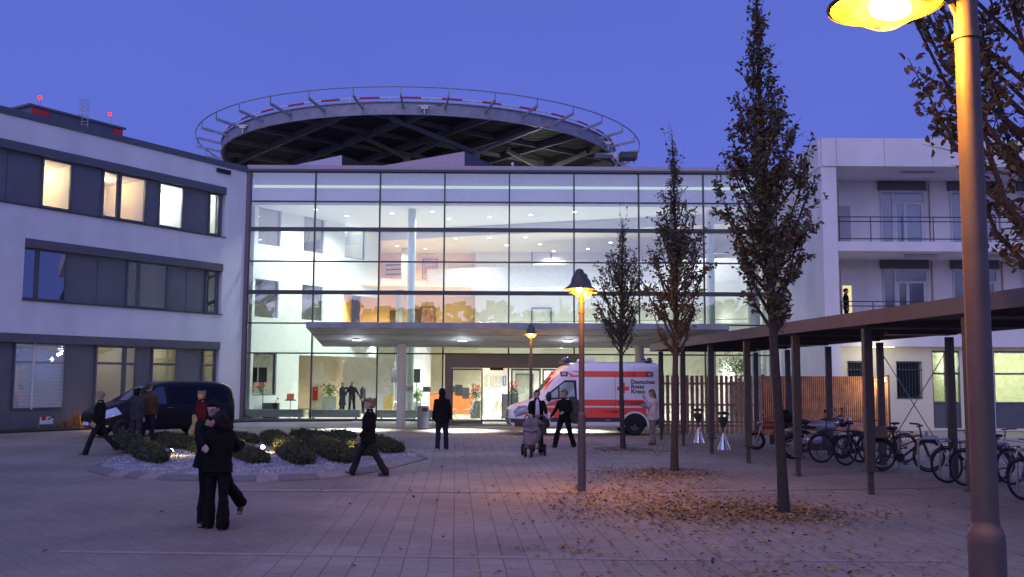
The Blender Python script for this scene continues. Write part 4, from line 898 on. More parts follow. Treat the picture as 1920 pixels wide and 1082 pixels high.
# ---------------- street lamps
sodium = (1, .40, .04)
bowl_m = None
def make_bowlmat():
    m = bpy.data.materials.new('sodium bowl'); m.use_nodes = True; n = m.node_tree; n.nodes.clear()
    o = n.nodes.new('ShaderNodeOutputMaterial'); e = n.nodes.new('ShaderNodeEmission'); e.inputs[0].default_value = (1, .45, .03, 1); e.inputs[1].default_value = .9
    t = n.nodes.new('ShaderNodeBsdfTransparent'); t.inputs[0].default_value = (1, .9, .6, 1); a = n.nodes.new('ShaderNodeAddShader')
    tc = n.nodes.new('ShaderNodeTexCoord'); nz = n.nodes.new('ShaderNodeTexNoise'); nz.inputs['Scale'].default_value = 9; nz.inputs['Detail'].default_value = 3; mr = n.nodes.new('ShaderNodeMapRange'); mr.inputs[1].default_value = .4; mr.inputs[2].default_value = .62; mr.inputs[3].default_value = .5; mr.inputs[4].default_value = 5.5
    n.links.new(tc.outputs['Object'], nz.inputs['Vector']); n.links.new(nz.outputs[0], mr.inputs[0]); n.links.new(mr.outputs[0], e.inputs[1]); n.links.new(e.outputs[0], a.inputs[0]); n.links.new(t.outputs[0], a.inputs[1]); n.links.new(a.outputs[0], o.inputs[0]); return m
bowl_m = make_bowlmat(); core_m = emis('lamp core', (1, .72, .3), 60)
refl_m = mat('lamp reflector', (.22, .15, .08), .35, var=.5, vs=9, metal=.3)
def street_lamp(x, y, rot, label, power, arms=(1, -1), rings=(3.28, 3.47), hs=1., dz=0.):
    t = thing('street_lamp', label, 'street lamp', (x, y, 0), rot, 'bell shaped street lamps')
    g = MB(); g.lathe([(.0, 0), (.076, 0), (.076, 1.36), (.074, 1.39), (.068, 1.415), (.058, 1.43), (.056, 1.45)], n=28); g.build('base_sleeve', lamp_metal, t, True)
    g = MB(); g.lathe([(.054, 1.44), (.052, 3.0), (.05, 4.0), (.048, 4.04), (.03, 4.085), (0, 4.1)], n=28); g.build('pole', lamp_metal, t, True)
    for z in rings: g = MB(); g.lathe([(.052, z-.018), (.062, z-.014), (.062, z+.014), (.052, z+.018)], n=28); g.build('collar', lamp_metal, t, True)
    for s_ in arms:
        ax = .37*s_
        g = MB(); g.path([(0.03*s_, 0, 3.84), (.18*s_, 0, 3.95), (.30*s_, 0, 4.03), (ax, 0, 4.02), (ax, 0, 3.96)], [.022, .022, .024, .026, .03], 8)
        g.path([(0.04*s_, 0, 3.7), (.12*s_, 0, 3.86), (.22*s_, 0, 3.95)], .014, 6); g.build('arm', lamp_metal, t, True)
        z0 = 3.69+dz
        prof = [(.285*hs, z0-.005), (.29*hs, z0+.005), (.20*hs, z0+.065), (.165, z0+.10), (.15, z0+.16), (.135, z0+.22), (.10, z0+.27), (.085, z0+.275), (.08, z0+.33), (.045, z0+.37), (.0, z0+.38)]
        g = MB(); g.lathe(prof, (ax, 0, 0), 32); hd = g.build('lamp_shade', lamp_metal, t, True)
        g = MB(); g.lathe([(.272*hs, z0-.004), (.19*hs, z0+.05), (.15, z0+.09), (.12, z0+.2), (0, z0+.22)], (ax, 0, 0), 32); g.build('reflector', refl_m, hd, True)
        g = MB(); g.lathe([(.165*hs, z0+.03), (.16*hs, z0-.02*hs), (.13*hs, z0-.075*hs), (.07*hs, z0-.11*hs), (0, z0-.12*hs)], (ax, 0, 0), 28); g.build('glass_bowl', bowl_m, hd, True)
        g = MB(); g.ell((ax+.02, 0, z0-.01), .10, .05, .055); g.build('bulb', core_m, hd, True)
        lamp('POINT', 'lamp_light', (ax, 0, z0-.06), power, sodium, t, .05)
    return t
street_lamp(1.30, 18.02, R(80), 'twin headed lit lamp post in the middle of the plaza, left of the trees', 220)
p2 = gnd(995, 815)
street_lamp(p2.x, p2.y, R(88), 'smaller looking far lamp post in front of the entrance behind the stroller', 80)
street_lamp(2.05, 4.25, R(3), 'large near lamp post cut by the right edge of the picture', 330, (-1,), (3.60,), .88, .045)
# ---------------- litter bin, ashtrays
t = thing('litter_bin', 'grey cylindrical litter bin right of the canopy column', 'litter bin', (-3.56, 39.33, 0))
bmn = mat('bin grey', (.13, .14, .16), .5)
g = MB(); g.lathe([(.17, 0), (.17, .05), (.235, .06), (.24, .88), (.22, .93), (0, .94)], n=24, cap=False); g.build('body', bmn, t, True); g = MB(); g.box(-.02, .2, -.25, -.2, .72, .86); g.build('opening', dark, t)
for i, (px, py) in enumerate(((1310, 830), (1357, 843))):
    p = gnd(px, py); t = thing('ashtray_stand', ['cone based ashtray stand farther from the camera, left one of the pair', 'cone based ashtray stand nearer the camera, right one of the pair'][i], 'ashtray', p, 0, 'standing ashtrays at the plank fence')
    g = MB(); g.lathe([(.2, 0), (.02, .5), (0, .5)], n=28); g.build('cone', steel, t, True); g = MB(); g.lathe([(.022, .48), (.022, .62), (.04, .64), (.13, .82), (.14, .95), (.125, .95), (.1, .82), (.0, .72)], n=24); g.build('funnel', mat('ashtray funnel', (.10, .10, .10), .4, metal=.5), t, True)
    g = MB(); g.lathe([(0.02, 1.12), (.15, 1.09), (.22, 1.03), (.215, 1.025), (.14, 1.075), (0.02, 1.1)], n=28)
    for a in range(3): q = a*2.09; g.cyl((.12*math.cos(q), .12*math.sin(q), .92), (.17*math.cos(q), .17*math.sin(q), 1.06), .008, n=6)
    g.build('rain_cover', mat('ashtray cover', (.3, .3, .3), .2, metal=.8), t, True)
# ---------------- shrubs and uplights on the island
shm = mat('box leaves', (.075, .085, .028), .7, var=.6, vs=5, col2=(.035, .045, .018)); twigm = mat('twigs', (.06, .045, .03), .9)
def shrub(a, b, w_, h, label):
    c = (a+b)/2; L = (b-a).length; ang = math.atan2(b.y-a.y, b.x-a.x)
    t = thing('shrub', label, 'shrub', (c.x, c.y, .1), ang, 'low box shrubs on the gravel island'); g = MB(); tw = MB()
    n = int(900*L*w_/.7+500)
    bumps = [(random.uniform(-L/2, L/2), random.uniform(-w_/3, w_/3), random.uniform(.6, 1.25)) for _ in range(int(L*12)+8)]
    for i in range(n):
        x = random.uniform(-1, 1); y = random.uniform(-1, 1)
        if abs(x)**4+abs(y)**2.5 > 1: continue
        X, Y = x*L/2, y*w_/2
        top = max(bh*math.exp(-((X-bx)**2+(Y-by)**2)/.035) for bx, by, bh in bumps); top = h*(.45+.6*top)*(1-.35*abs(x)**5)*(1-.3*y*y)
        z = top*math.sqrt(random.random()); p = Vector((X, Y, z)); 
        for k in range(5):
            d = Vector((random.gauss(0, .5), random.gauss(0, .5), random.uniform(.3, 1))).normalized(); e = d.orthogonal().normalized(); e = Matrix.Rotation(random.random()*6.3, 3, d) @ e
            q = p+Vector((random.gauss(0, .03), random.gauss(0, .03), random.gauss(0, .025))); l = random.uniform(.018, .04); g.add([q-d*l, q+e*l*.5, q+d*l, q-e*l*.5], [(0, 1, 2, 3)])
    for i in range(int(60*L)):      # ragged upright shoots
        X = random.uniform(-L/2, L/2)*.92; Y = random.uniform(-w_/2, w_/2)*.85; hh = h*random.uniform(.55, 1.25)*(1-.3*abs(2*X/L)**3); lx, ly = random.gauss(0, .06), random.gauss(0, .06)
        for q in range(9):
            u = .45+.55*q/8; p = Vector((X+lx*u, Y+ly*u, hh*u)); a = random.random()*6.3; d = Vector((math.cos(a)*.7, math.sin(a)*.7, .7)); e = Vector((-math.sin(a), math.cos(a), 0)); l = .03; g.add([p, p+d*l*.5+e*l*.3, p+d*l, p+d*l*.5-e*l*.3], [(0, 1, 2, 3)])
    for i in range(40):
        X = random.uniform(-L/2, L/2)*.85; Y = random.uniform(-w_/2, w_/2)*.7; tw.cyl((X, Y, -.02), (X+random.gauss(0, .1), Y+random.gauss(0, .06), h*random.uniform(.6, 1.0)), .006, .002, 4)
    g.build('foliage', shm, t, fix=False); tw.build('twigs', twigm, t)
    return t
SH = [((236, 838), (288, 872), .62, .62, 'long shrub at the left end of the island, behind the walking man'), ((305, 832), (345, 848), .6, .5, 'shrub right of the legs of the man in brown jacket'),
      ((350, 842), (385, 858), .5, .5, 'shrub lit yellow beside the embracing couple, on their left'), ((438, 832), (470, 838), .55, .5, 'rear shrub to the right of the embracing couple'), ((452, 862), (484, 876), .5, .48, 'front shrub to the right of the embracing couple'), ((430, 846), (450, 858), .5, .45, 'shrub mostly hidden behind the couple'),
      ((506, 832), (530, 846), .6, .62, 'shrub directly right of the brightest island spotlight'), ((530, 846), (566, 876), .62, .6, 'long shrub in the middle front of the island'), ((560, 830), (610, 836), .6, .66, 'tall rear shrub in the middle of the island'), ((590, 842), (640, 872), .65, .62, 'long front shrub between middle and walking person'),
      ((632, 830), (665, 846), .6, .6, 'shrub with yellow glints left of the walking person'), ((655, 850), (690, 862), .5, .5, 'shrub between the legs of the walking person'), ((704, 842), (736, 856), .6, .55, 'rightmost shrub of the island')]
for a, b, w_, h, l in SH:
    pa, pb = gnd(*a), gnd(*b); d_ = (pb-pa)*.16; shrub(pa-d_, pb+d_, w_*1.08, h*.52, l)
for i, (px, py, tx, pw, l) in enumerate(((493, 848, 520, 26, 'brightest spotlight on the gravel island, facing the camera'), (319, 856, 345, 16, 'small spotlight on the gravel left of the couple'), (640, 850, 655, 12, 'small spotlight hidden among the right hand shrubs'))):
    p = gnd(px, py, .1); t = thing('island_spotlight', l, 'spotlight', p, 0, 'spotlights on the gravel island'); g = MB(); g.cyl((0, 0, 0), (0, 0, .1), .012, n=6)
    d = Vector((.5, .5, .6)) if i else Vector((.1, -.8, .35)); d.normalize(); g.cyl(Vector((0, 0, .12))-d*.05, Vector((0, 0, .12))+d*.05, .04, .055); g.build('housing', dark, t)
    g = MB(); g.cyl(Vector((0, 0, .12))+d*.051, Vector((0, 0, .12))+d*.056, .05); g.build('lens', emis('spot lens', (1, .85, .55), 60 if i == 0 else 22), t)
    lamp('POINT', 'spot_light', (.14, .1 if i else -.12, .28), pw, (1, .72, .3), t, .03)
# ---------------- trees
leaf_m = mat('hornbeam leaf', (.125, .105, .05), .6, var=.6, vs=1.5, col2=(.06, .065, .03)); leaf_b = mat('dry leaf', (.20, .11, .05), .65, var=.5, vs=5)
def tree(x, y, hgt, trunk_h, rmax, nleaf, label, seed, leaf=.055, lean=0., prof=None, r0=.085, nb=46):
    rnd = random.Random(seed); t = thing('columnar_tree', label, 'tree', (x, y, 0), 0, 'columnar trees in a row with autumn leaves')
    tr = MB(); pts = []; rs = []
    k = 14
    for i in range(k+1):
        q = i/k; pts.append(Vector((math.sin(q*5+seed)*.04+lean*q, math.cos(q*4+seed)*.04, hgt*q))); rs.append(r0*(1-q)**.8+.006)
    rs[0] = r0*1.25
    tr.path(pts, rs, 9)
    def stem(z): q = z/hgt*k; i = min(k-1, int(q)); return pts[i].lerp(pts[i+1], q-i)
    segs = []
    P = prof or (lambda q: math.sin(PI*min(1, (q*.93+.07))**.72)**.8)
    for b in range(nb):
        q = (b+.5)/nb; z = trunk_h+(hgt-trunk_h)*q*.93; R_ = rmax*P(q)*rnd.uniform(.75, 1.15)
        a = b*2.399+rnd.uniform(-.4, .4); s0 = stem(z*.98); up = R_*rnd.uniform(1.1, 2.1)+.25
        o = Vector((math.cos(a), math.sin(a), 0))
        e = s0+o*R_+Vector((0, 0, min(up, hgt-z+.2))); m1 = s0.lerp(e, .45)+o*R_*.12-Vector((0, 0, up*.08))
        rb_ = .028*(1-q)+.007; tr.path([s0, m1, e], [rb_, rb_*.6, .003], 5); lf = 1-.8*q if q < .7 else .14; segs += [(s0, m1, .3*lf), (m1, e, 1.*lf)]
        for c in range(6):
            u = rnd.uniform(.2, .95); p = (s0.lerp(m1, u*2) if u < .5 else m1.lerp(e, u*2-1)); d = (o*rnd.uniform(-.2, 1)+Vector((rnd.gauss(0, .6), rnd.gauss(0, .6), rnd.uniform(.5, 1.6)))).normalized()
            l = rnd.uniform(.18, .5)*(.5+R_/rmax*.6); p2 = p+d*l; tr.path([p, p2], [.006, .002], 4); segs.append((p, p2, 1.4*lf))
    # whips on top
    for c in range(16):
        p = stem(hgt*rnd.uniform(.5, .93)); d = Vector((rnd.gauss(0, .16), rnd.gauss(0, .16), 1)).normalized(); p2 = p+d*rnd.uniform(.5, 1.3); tr.path([p, p2], [.007, .002], 4); segs.append((p, p2, .12))
    tr.build('trunk', bark, t, True, fix=False)
    cr = MB(); W = [s[2]*(s[1]-s[0]).length for s in segs]; ch = rnd.choices(range(len(segs)), W, k=nleaf)
    for i in ch:
        a, b, _ = segs[i]; u = rnd.random()
        if noise.noise(a.lerp(b, u)*2.2+Vector((seed, 0, 0))) < -.12 and rnd.random() < .75: continue
        p = a.lerp(b, u)+Vector((rnd.gauss(0, .03), rnd.gauss(0, .03), rnd.gauss(0, .03))); d = Vector((rnd.gauss(0, .7), rnd.gauss(0, .7), rnd.gauss(-.2, .6))).normalized(); e = (Matrix.Rotation(rnd.random()*6.28, 3, d) @ d.orthogonal().normalized())
        l = leaf*rnd.uniform(.6, 1.25); w_ = l*.25; n_ = d.cross(e)*l*.12
        cr.m = 1 if rnd.random() < .22 else 0
        cr.add([p, p+d*l*.3+e*w_+n_, p+d*l*.72+e*w_*.8+n_, p+d*l, p+d*l*.72-e*w_*.8+n_, p+d*l*.3-e*w_+n_], [(0, 1, 2, 3), (0, 3, 4, 5)])
    cr.build('crown', [leaf_m, leaf_b], t, fix=False); return t
def colprof(q): return (.5+3.*q if q < .15 else .95 if q < .26 else max(.03, (1-(q-.26)/.72))**1.45*.95)
tree(*TREES[0], 6.9, 2.75, .82, 6000, 'farthest and smallest of the columnar trees, in front of the ambulance', 3, .085, prof=colprof, r0=.075, nb=56)
tree(*TREES[1], 7.7, 2.55, .82, 7600, 'middle columnar tree standing left of the nearest shelter posts', 5, .082, prof=colprof, r0=.08, nb=60)
tree(*TREES[2], 8.9, 2.75, .80, 11500, 'tall dense columnar tree in the plaza, the nearest whole one', 8, .085, prof=colprof, r0=.08, lean=-.25, nb=80)
tree(*TREES[3], 8.6, 2.6, 1.75, 12500, 'tree whose branches hang in from the right edge behind the big lamp post', 13, .085, prof=lambda q: colprof(q*.75), r0=.1, nb=90)
# bare tree left of the view, seen mirrored in the glass
def bare(x, y, hgt, label, seed):
    rnd = random.Random(seed); t = thing('bare_tree', label, 'tree', (x, y, 0)); g = MB()
    def br(p, d, l, r, n):
        e = p+d*l; m_ = p.lerp(e, .5)+Vector((rnd.gauss(0, .04), rnd.gauss(0, .04), 0))*l; g.path([p, m_, e], [r, r*.85, r*.7], 6 if n > 2 else 4)
        if n == 0: return
        for k in range(3 if n > 1 else 4):
            dd = (d+Vector((rnd.gauss(0, .5), rnd.gauss(0, .5), rnd.gauss(.1, .3)))).normalized(); br(e if k < 2 else m_, dd, l*rnd.uniform(.62, .85), r*.62, n-1)
    br(Vector((0, 0, 0)), Vector((0, 0, 1)), hgt*.26, .3, 6); g.build('trunk', mat('dark grey bark', (.05, .045, .04), .9), t, fix=False)
bare(-24, 12, 19, 'large bare tree mirrored in the left panes of the glass hall', 4)
# dark tree line on the street side behind the camera, mirrored low in the glass
g = MB(); xs_ = np.linspace(-75, 75, 120)
for i in range(2600):
    x = random.uniform(-75, 75); top = 11+3.2*noise.noise(Vector((x*.09, 1, 2)))+2*noise.noise(Vector((x*.31, 4, 2))); z = top*random.random()**.6; y = -32+random.gauss(0, 1.5)
    for q in range(2):
        d = Vector((random.gauss(0, 1), random.gauss(0, 1), random.gauss(0, 1))).normalized(); e = d.orthogonal().normalized(); l = random.uniform(.6, 1.2); p = Vector((x, y, z)); g.add([p-d*l, p+e*l, p+d*l, p-e*l], [(0, 1, 2, 3)])
for i in range(60):
    x = -75+i*2.5; g.box(x, x+2.52, -34.2, -33.8, 0, 9+3.2*noise.noise(Vector((x*.09, 1, 2))))
o = g.build('distant_trees', mat('dark foliage', (.03, .035, .02), .9, var=.5, vs=1), fix=False); tag(o, 'dark line of trees across the street, mirrored low in the glass front', 'trees'); o['kind'] = 'stuff'
# fallen leaves
g = MB(); rnd = random.Random(5)
fl = [mat('fallen leaf brown', (.26, .14, .06), .8, var=.5, vs=4), mat('fallen leaf yellow', (.46, .31, .09), .8, var=.4, vs=4)]
def leafat(x, y, z=.01, s=1.):
    a = rnd.random()*6.3; l = rnd.uniform(.022, .05)*s; c, s_ = math.cos(a), math.sin(a); u = Vector((c, s_, rnd.gauss(0, .25)))*l; v = Vector((-s_, c, rnd.gauss(0, .35)))*l*.5; p = Vector((x, y, z+.012+rnd.random()*.012))
    g.m = 1 if rnd.random() < .35 else 0; g.add([p-u, p+v, p+u, p-v], [(0, 1, 2), (0, 2, 3)])
for i in range(2600):   # around tree 3, drifting towards the lamp
    x = rnd.gauss(3.6, .95); y = 15.3+rnd.gauss(0, .75)
    if abs(x-4.19) < .1 and abs(y-15.2) < .1: continue
    leafat(x, y)
for i in range(2300): leafat(rnd.gauss(2.3, 1.1), rnd.gauss(16.2, 1.5))
for i in range(1300): leafat(rnd.gauss(3.0, .8), rnd.gauss(20.8, .9))
for i in range(500): leafat(rnd.gauss(3.4, .9), rnd.gauss(28, .9))
for i in range(500): leafat(rnd.gauss(3.0, 1.3), rnd.gauss(11.5, 2.2))
for i in range(260): leafat(rnd.uniform(-.5, 5.5), rnd.uniform(6.5, 12))
for i in range(420): leafat(rnd.uniform(-6, 9), rnd.uniform(8, 33))
for k in range(16):
    cx, cy = rnd.gauss(3.0, 1.2), rnd.gauss(10.6, 1.8)
    for j in range(rnd.randint(5, 20)): leafat(rnd.gauss(cx, .14), rnd.gauss(cy, .07))
o = g.build('fallen_leaves', fl, fix=False); tag(o, 'brown and yellow fallen leaves scattered around the tree pits', 'leaves'); o['kind'] = 'stuff'
# ---------------- vehicles. local frame: +x = front, z up, y across
def car_body(name, st, m, parent, sub=2):
    """st: list of (x, z_low, z_belt, z_top, half width low, half width belt, half width top)"""
    rings = []
    for x, zl, zb, zt, wl, wb, wt in st:
        hgt = zt-zb
        half = [(0, zl), (wl-.12, zl), (wl, zl+.06), (wb, zl+(zb-zl)*.5), (wb, zb), (wb+(wt-wb)*.5, zb+hgt*.5), (wt, zb+hgt*.86), (wt-.10, zb+hgt*.97), (wt*.45, zt), (0, zt+.005)]
        ring = [(x, y, z) for y, z in half]+[(x, -y, z) for y, z in half[-2:0:-1]]; rings.append(ring)
    g = MB(); g.loft(rings); o = g.build(name, m, parent)
    def fn(o): q = o.modifiers.new('s', 'SUBSURF'); q.levels = sub; q.render_levels = sub
    eval_mod(o, fn); o.data.shade_smooth(); return o
def bvh_of(o):
    me = o.data; return BVHTree.FromPolygons([v.co.copy() for v in me.vertices], [tuple(p.vertices) for p in me.polygons])
def panel(bv, pts, axis, sgn, name, m, parent, th=.012, step=.12, sink=.02):
    """closed outline pts projected on the body along an axis: axis 'y' -> pts (x,z); axis 'x' -> pts (y,z)"""
    P = []
    for (a, b), (c, d) in zip(pts, pts[1:]+pts[:1]):
        n = max(1, int(math.hypot(c-a, d-b)/step))
        P += [(a+(c-a)*i/n, b+(d-b)*i/n) for i in range(n)]
    cx = sum(p[0] for p in P)/len(P); cy = sum(p[1] for p in P)/len(P)
    rings = []
    for s_ in (1, .75, .5, .25): rings.append([(cx+(a-cx)*s_, cy+(b-cy)*s_) for a, b in P])
    rings.append([(cx, cy)])
    def hit(a, b):
        if axis == 'y': o = Vector((a, 5*sgn, b)); d = Vector((0, -sgn, 0))
        else: o = Vector((9*sgn, a, b)); d = Vector((-sgn, 0, 0))
        h = bv.ray_cast(o, d)
        return (h[0], h[1] if h[1].dot(d) < 0 else -h[1]) if h[0] is not None else (o+d*(5 if axis == 'y' else 9), -d)
    vs = []; fs = []; n = len(P)
    for r_ in rings:
        for a, b in r_: p, nr = hit(a, b); vs.append(p+nr*th)
    for k in range(3): fs += [(k*n+i, k*n+(i+1) % n, (k+1)*n+(i+1) % n, (k+1)*n+i) for i in range(n)]
    fs += [(3*n+i, 3*n+(i+1) % n, 4*n) for i in range(n)]
    b0 = len(vs)
    for a, b in rings[0]: p, nr = hit(a, b); vs.append(p-nr*sink)
    fs += [(i, b0+i, b0+(i+1) % n, (i+1) % n) for i in range(n)]
    g = MB(); g.add(vs, fs); return g.build(name, m, parent, True, 50)
def wheel(parent, x, y, r, w_, sgn, rimm, rrad=.6):
    g = MB(); g.path([(x+(r-w_*.35)*math.cos(a), y, r+(r-w_*.35)*math.sin(a)) for a in [i*2*PI/32 for i in range(32)]], w_*.42, 10, True)
    wv = g.build('wheel', black_rub, parent, True)
    g = MB(); yo = y+sgn*w_*.30
    rot = Matrix.Translation((x, yo, r)) @ Matrix.Rotation(PI/2*-sgn, 4, 'X')
    p = [(.02, .03), (r*.18, .03), (r*.25, -.03), (r*.5, -.035), (r*rrad, .01), (r*rrad+.02, 0)]
    h = MB(); h.lathe(p, n=28); g.add([rot @ Vector(v) for v in h.v], h.f)
    for k in range(5):
        a = k*2*PI/5; q = Vector((math.cos(a)*r*.38, 0, math.sin(a)*r*.38)); c = Vector((x, yo+sgn*-.02, r))+q; g.cyl(c, c+Vector((0, sgn*.015, 0)), r*.09, n=8)
    g.build('rim', rimm, wv, True); return wv
# --- ambulance
amb = thing('ambulance', 'white and red German ambulance van parked before the entrance, lettered Deutsches Rotes Kreuz', 'ambulance', (0, 0, 0))
aw = mat('ambulance white', (.86, .83, .84), .3, var=.03, coat=.5); ared = mat('day-glow red', (.95, .10, .06), .4, var=.04); 
bw = .965
st = [(5.66, .55, .80, .86, .62, .70, .60), (5.62, .34, .78, .98, .72, .78, .66), (5.45, .28, .84, 1.10, .88, .86, .70), (5.1, .26, .95, 1.20, .93, .92, .74), (4.75, .26, 1.05, 1.32, .95, .94, .76), (4.45, .26, 1.15, 1.68, .96, .95, .76), (4.1, .26, 1.2, 2.12, .965, .96, .78), (3.75, .26, 1.22, 2.48, .97, .965, .80), (3.35, .26, 1.25, 2.66, .97, .965, .82), (2.9, .26, 1.3, 2.70, .97, .965, .84), (1.5, .26, 1.3, 2.72, .97, .965, .84), (.3, .26, 1.3, 2.72, .97, .965, .84), (.04, .28, 1.3, 2.68, .96, .955, .83), (0, .30, 1.3, 2.62, .93, .93, .80)]
body = car_body('body', st, aw, amb); bv = bvh_of(body)
sd_ = {}
for sgn in (1, -1):
    panel(bv, [(.01, 2.36), (4.02, 2.36), (3.86, 2.16), (3.6, 2.14), (.01, 2.14)], 'y', sgn, 'red_stripe', ared, amb, .004)
    panel(bv, [(.01, .66), (.50, .66), (.60, .88), (1.0, .97), (1.4, .88), (1.5, .64), (4.0, .64), (4.12, .80), (4.35, .97), (4.75, 1.02), (.01, 1.02)], 'y', sgn, 'red_stripe', ared, amb, .004, .1)
    panel(bv, [(.01, 1.08), (4.5, 1.09), (4.95, 1.02), (4.75, 1.16), (4.35, 1.31), (.01, 1.31)], 'y', sgn, 'red_stripe', ared, amb, .004, .1)
    panel(bv, [(4.86, .56), (5.14, .60), (5.02, .82), (4.96, 1.02), (4.55, 1.06), (4.40, 1.0), (4.66, .96), (4.82, .84)], 'y', sgn, 'red_stripe', ared, amb, .005, .1)
    panel(bv, [(3.9, 2.16), (4.02, 2.30), (4.46, 1.66), (4.38, 1.60)], 'y', sgn, 'red_stripe', ared, amb, .005, .1)
    panel(bv, [(.01, .35), (.2, .35), (.42, .62), (.01, .62)], 'y', sgn, 'rubbing_strip', mat('grey trim', (.05, .05, .055), .5), amb, .012)
    panel(bv, [(1.4, .50), (4.15, .50), (4.15, .655), (1.4, .655)], 'y', sgn, 'rubbing_strip', mat('grey trim', (.05, .05, .055), .5), amb, .012)
    panel(bv, [(3.16, 1.36), (3.16, 1.40), (3.18, 2.02), (3.6, 2.02), (4.32, 1.46), (4.3, 1.3)], 'y', sgn, 'window_surround', dark, amb, .006)
    panel(bv, [(3.24, 1.40), (3.28, 1.94), (3.62, 1.94), (3.80, 1.8), (3.80, 1.38)], 'y', sgn, 'side_window', mat('side glass with hall light', (.30, .38, .34), .06, spec=.9), amb, .012)  # lit hall seen through the cab is painted into the glass colour
    panel(bv, [(3.86, 1.38), (3.86, 1.74), (4.2, 1.46), (4.2, 1.36)], 'y', sgn, 'quarter_window', mat('side glass with hall light', (.30, .38, .34), .06, spec=.9), amb, .012)
    for x in (.42, 3.62): 
        s_ = panel(bv, [(x-.13, 2.17), (x+.13, 2.17), (x+.13, 2.33), (x-.13, 2.33)], 'y', sgn, 'side_lamp', dark, amb, .015)
        panel(bv, [(x-.08, 2.20), (x+.08, 2.20), (x+.08, 2.30), (x-.08, 2.30)], 'y', sgn, 'lens', mat('clear lens', (.4, .38, .36), .2), s_, .022)
    for (x, z0, z1) in ((3.02, .62, 2.1), (1.72, .62, 2.66)):
        panel(bv, [(x-.006, z0), (x+.006, z0), (x+.006, z1), (x-.006, z1)], 'y', sgn, 'door_gap', mat('gap', (.15, .13, .14), .7), amb, .006, .2)
    for x, r_ in ((1.0, .46), (4.62, .46)):
        panel(bv, [(x+r_*math.cos(a), max(.28, .36+r_*math.sin(a))) for a in [i*2*PI/24 for i in range(24)]], 'y', sgn, 'wheel_arch', dark, amb, .014, .2)
        panel(bv, [(x+(r_+.07)*math.cos(a), .36+(r_+.07)*math.sin(a)) for a in [i*PI/14 for i in range(15)]]+[(x+r_*math.cos(a), .36+r_*math.sin(a)) for a in [i*PI/14 for i in range(14, -1, -1)]], 'y', sgn, 'arch_trim', aw, amb, .006, .2)
        wheel(amb, x, sgn*.88, .34, .24, sgn, mat('steel wheel', (.16, .155, .15), .5, metal=.5))
    panel(bv, [(4.86, .84), (5.42, .66), (5.5, .86), (5.3, 1.06), (5.02, 1.08)], 'y', sgn, 'headlight', mat('headlight glass', (.20, .21, .24), .12, spec=1), amb, .012)
    panel(bv, [(4.45, .30), (5.55, .34), (5.6, .62), (5.0, .60), (4.98, .5), (4.75, .72), (4.5, .6)][:4], 'y', sgn, 'bumper', mat('grey trim', (.05, .05, .055), .5), amb, .012)
    g = MB(); g.ell((4.22, sgn*1.10, 1.42), .10, .09, .19); g.bar((4.22, sgn*.93, 1.36), (4.22, sgn*1.06, 1.38), .05, .05); g.build('mirror', dark, amb, True)
panel(bv, [(-.72, .36), (.72, .36), (.72, .62), (-.72, .62)], 'x', 1, 'bumper', mat('grey trim', (.05, .05, .055), .5), amb, .03)
panel(bv, [(-.42, .66), (.42, .66), (.40, .92), (-.40, .92)], 'x', 1, 'grille', dark, amb, .02)
for z in (.72, .79, .86): g = MB(); g.bar((5.70, -.38, z), (5.70, .38, z), .02, .025); g.build('grille_bar', steel, amb)
panel(bv, [(-.66, 1.40), (.66, 1.40), (.62, 2.10), (-.62, 2.10)], 'x', 1, 'windscreen', mat('windscreen', (.03, .035, .04), .05, spec=1), amb, .012)
g = MB(); g.box(3.3, 3.62, -.6, .6, 2.68, 2.74); g.box(.25, .55, -.7, .7, 2.70, 2.76); bs = g.build('light_bar', frame_metal, amb)
blue = mat('blue beacon', (.03, .06, .22), .15)
for x, y in ((3.46, .42), (3.46, -.42), (.34, .5), (.34, -.5)): g = MB(); g.lathe([(.10, 0), (.10, .08), (.07, .13), (0, .14)], (x, y, 2.74), 16); g.build('beacon', blue, amb, True)
g = MB(); g.prismy([(2.35, 2.70), (3.0, 2.70), (2.9, 2.82), (2.45, 2.82)], -.45, .45); g.build('roof_unit', aw, amb)
# near side is -y once turned to face left (rotation ~180): camera sees local +y side
txd = mat('dark lettering', (.03, .02, .03), .6)
def side_text(s, size, x, z, m, name='lettering', y=None, sx=1., bold=0.):
    h = bv.ray_cast(Vector((x-.3, 5, z+size*.3)), Vector((0, -1, 0))); yy = (h[0].y if h[0] else .97)+.012 if y is None else y
    # text reads left to right when seen from +y looking to -y : local x decreases
    M = Matrix(((-1, 0, 0, x), (0, 0, 1, yy), (0, 1, 0, z), (0, 0, 0, 1))); return text_mesh(name, s, size, m, amb, M, .003, 'LEFT', sx, bold)
side_text('Deutsches', .215, 1.14, 1.90, txd, bold=.004); side_text('Rotes', .215, 1.14, 1.725, txd, bold=.004); side_text('Kreuz', .215, 1.14, 1.55, txd, bold=.004)
side_text('RETTUNGSDIENST', .165, 1.63, 1.135, mat('red lettering', (.30, .02, .02), .6), bold=.004, sx=1.0); side_text('112', .20, 1.28, 2.185, mat('red lettering', (.30, .02, .02), .6), bold=.003)
side_text('✆', .16, 1.5, 2.185, mat('red lettering', (.30, .02, .02), .6)) if False else None
g = MB(); yy = bv.ray_cast(Vector((1.42, 5, 1.7)), Vector((0, -1, 0)))[0].y+.012
for (a, b, c, d) in ((1.37, 1.51, 1.50, 1.94), (1.22, 1.37, 1.65, 1.79), (1.51, 1.66, 1.65, 1.79)): g.box(a, b, yy-.004, yy, c, d)
g.build('red_cross', ared, amb)
g = MB(); g.path([(1.50, yy+.0, 2.33), (1.42, yy, 2.26), (1.40, yy, 2.2)], .012, 6); g.build('phone_symbol', mat('red lettering', (.30, .02, .02), .6), amb)
